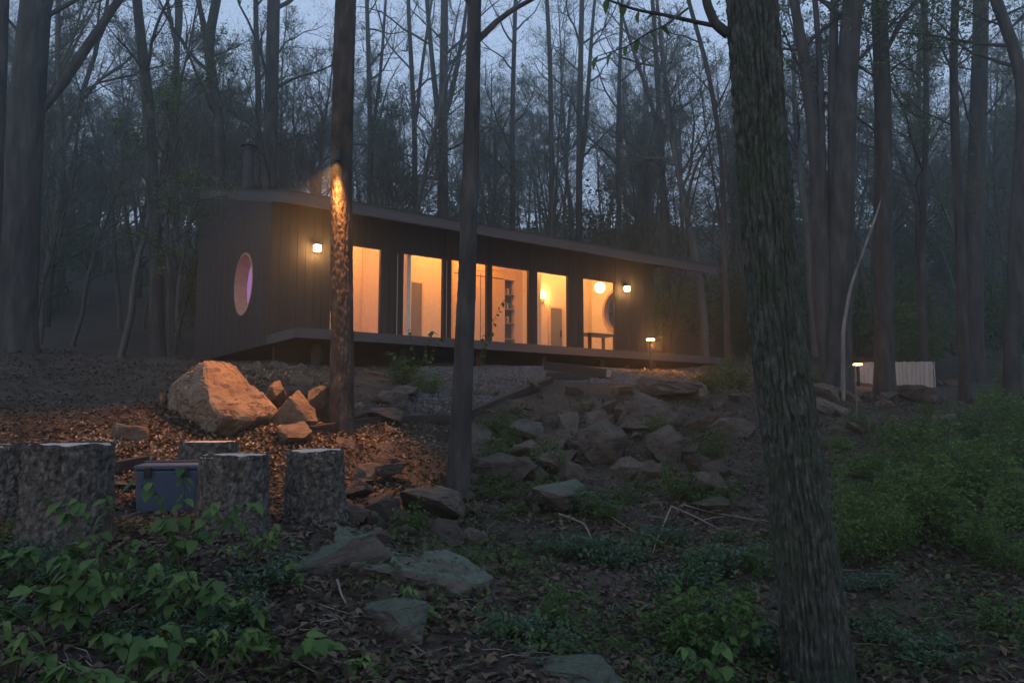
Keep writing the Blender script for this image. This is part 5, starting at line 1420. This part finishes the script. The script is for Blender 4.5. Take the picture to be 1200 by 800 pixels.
# understory shrubs along the slope behind, one by one
bs = []
tries = 0
while len(bs) < 95 and tries < 3000:
    tries += 1
    Y = rr_.uniform(24, 60); px = rr_.uniform(-60, 1260); x = (px - 600) / F * Y
    if len(bs) % 3 == 0: Y = rr_.uniform(60, 106); x = (px - 600) / F * Y
    if in_house(x, Y, 1.0): continue
    b = (x - P0.x) * V.x + (Y - P0.y) * V.y; a = (x - P0.x) * U.x + (Y - P0.y) * U.y
    if b < 1 and -3 < a < 16.5: continue
    if 950 < px < 1120 and Y < 26: continue
    bs.append((px, x, Y))
bs.sort()
for k, (px, x, Y) in enumerate(bs):
    o = empty('forest_shrub', (x, Y, float(ground(x, Y)))); s_ = rr_.uniform(1.4, 2.6) * (1 + max(0, Y - 32) / 28); o.scale = (s_, s_, s_ * rr_.uniform(.8, 1.2)); o.rotation_euler = (0, 0, rr_.uniform(0, 6.28))
    for kk, me in SH[rr_.choice([0, 2, 2, 3])].items(): link(kk, me, o)
    tag(o, 'dim green shrub under the trees of the woods behind, ' + ordinal(k) + ' from the left', 'shrub', 'shrubs in the woods behind')

# leaf litter, gravel, ground cover
def on_ground(n, x0, x1, y0, y1, r):
    x = r.uniform(x0, x1, n); y = y0 + (y1 - y0) * r.random(n) ** 1.5
    return x, y
r = np.random.default_rng(3)
x, y = on_ground(80000, -1, 1, 2.8, 19, r); x = x * (y * .78 + .6)
a = (x - P0.x) * U.x + (y - P0.y) * U.y; b = (x - P0.x) * V.x + (y - P0.y) * V.y
grav = (b > -4.9) & (b < 2.5) & (a > -.6) & (a < 9.5)
keep = ~((b > .2) & (a > 0)) & ~(grav & (r.random(len(x)) < .85)) & (fbm(x * .9, y * .9, o=2) + r.normal(size=len(x)) * .3 > -.35)
x, y = x[keep], y[keep]
cx_, cy_ = bc.x + r.normal(size=9000) * 1.3, bc.y - .4 + r.normal(size=9000) * 1.3
x, y = np.concatenate([x, cx_]), np.concatenate([y, cy_])
pos = np.stack([x, y, ground(x, y) + .006 + .02 * r.random(len(x))], -1)
tag(link('leaf_litter', leaf_mesh('leaf_litter', pos, .062, r, M['litter'], .75, .62)), 'brown dead leaves covering the forest slope', 'leaf litter', kind='stuff')
# split-wood chips and dry leaves, paler colour put in to brighten lamp pools
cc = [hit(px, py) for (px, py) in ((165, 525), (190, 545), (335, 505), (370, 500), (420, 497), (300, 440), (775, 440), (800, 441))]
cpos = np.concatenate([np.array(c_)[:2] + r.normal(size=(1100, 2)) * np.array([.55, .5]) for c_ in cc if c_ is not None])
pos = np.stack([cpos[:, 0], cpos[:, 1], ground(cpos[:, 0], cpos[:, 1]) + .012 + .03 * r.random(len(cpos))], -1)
tag(link('lit_pool_chips', leaf_mesh('lit_pool_chips', pos, .075, r, M['chips'], .7, .45)), 'wood chips and dry leaves coloured pale to brighten the lamplit ground', 'wood chips', kind='stuff')
# gravel
n = 15000
a = r.uniform(-.8, 8.6, n); b = r.uniform(-5.2, 2.3, n)
wx = P0.x + U.x * a + V.x * b; wy = P0.y + U.y * a + V.y * b
ed = np.interp(wx, [p.x for p in tp_], [p.y for p in tp_])
k = (wy > ed + .08) & (wx > tp_[0].x + .6); wx, wy = wx[k], wy[k]
ctr = np.stack([wx, wy, ground(wx, wy) + .008], -1); n = len(ctr)
octv = np.array([[1, 0, 0], [0, 1, 0], [-1, 0, 0], [0, -1, 0], [0, 0, .7], [0, 0, -.7]]); octf = np.array([[0, 1, 4], [1, 2, 4], [2, 3, 4], [3, 0, 4], [1, 0, 5], [2, 1, 5], [3, 2, 5], [0, 3, 5]])
sz = (.014 + .02 * r.random(n))[:, None, None]; jit = 1 + .35 * r.normal(size=(n, 6, 3)) * .6
ang = r.random(n) * 6.28; ca_, sa_ = np.cos(ang), np.sin(ang)
vv = octv[None] * jit * sz; vx = vv[..., 0] * ca_[:, None] - vv[..., 1] * sa_[:, None]; vy = vv[..., 0] * sa_[:, None] + vv[..., 1] * ca_[:, None]
vv = np.stack([vx, vy, vv[..., 2]], -1) + ctr[:, None]
tag(link('gravel', fastmesh('gravel', vv.reshape(-1, 3), (octf[None] + 6 * np.arange(n)[:, None, None]).reshape(-1, 3), M['gravel'])), 'grey crushed stone before the cabin deck', 'gravel', kind='stuff')
# small ground cover
x, y = on_ground(60000, -1, 1, 3.0, 17, r); x = x * (y * .75 + .5)
a = (x - P0.x) * U.x + (y - P0.y) * U.y; b = (x - P0.x) * V.x + (y - P0.y) * V.y
keep = (fbm(x * 1.3 + 9, y * 1.3, o=3) + r.normal(size=len(x)) * .12 > .06) & ~((b > -4.9) & (a > -1) & (a < 12)) & ~((x < -1.2) & (y > 6.3))
x, y = x[keep], y[keep]
pos = np.stack([x, y, ground(x, y) + .01 + .09 * r.random(len(x))], -1)
tag(link('ground_cover', leaf_mesh('ground_cover', pos, .05, r, M['leaf_under'], .7, .55)), 'small green weeds scattered over the slope', 'ground cover', kind='stuff')
# fine fallen twigs
tw = []
for _ in range(900):
    yy = 3.2 + 13 * r.random() ** 1.5; xx = r.uniform(-1, 1) * (yy * .75 + .5)
    a_ = (xx - P0.x) * U.x + (yy - P0.y) * U.y; b_ = (xx - P0.x) * V.x + (yy - P0.y) * V.y
    if b_ > -1 and a_ > -1: continue
    t = r.random() * 6.28; L = .1 + .25 * r.random(); e = (xx + math.cos(t) * L, yy + math.sin(t) * L)
    tw.append((np.array([[xx, yy, float(ground(xx, yy)) + .015], [(xx + e[0]) / 2 + .02 * r.normal(), (yy + e[1]) / 2, float(ground((xx + e[0]) / 2, (yy + e[1]) / 2)) + .03], [e[0], e[1], float(ground(*e)) + .02]]), np.array([.004, .0035, .002])))
v, f = tube_arrays(tw, 3)
tag(link('fallen_twigs', fastmesh('fallen_twigs', v, f, M['twig'])), 'fine fallen twigs strewn over the slope', 'twigs', kind='stuff')

# ------------------------------------------------------------------ haze
hm = bpy.data.materials.new('haze'); hm.use_nodes = True
n_, l_ = hm.node_tree.nodes, hm.node_tree.links
n_.remove(n_['Principled BSDF'])
pv = n_.new('ShaderNodeVolumePrincipled')
pv.inputs['Color'].default_value = (.80, .94, .92, 1)
pv.inputs['Density'].default_value = 0.0052
pv.inputs['Anisotropy'].default_value = 0.76
l_.new(pv.outputs[0], n_['Material Output'].inputs['Volume'])
zt = 62.0
hz = MB().box(-100, 100, -17, 116, float(gz.min()) - 1.0, zt).build('haze', hm)
tag(hz, 'pale evening mist hanging between the trees', 'haze', kind='stuff')
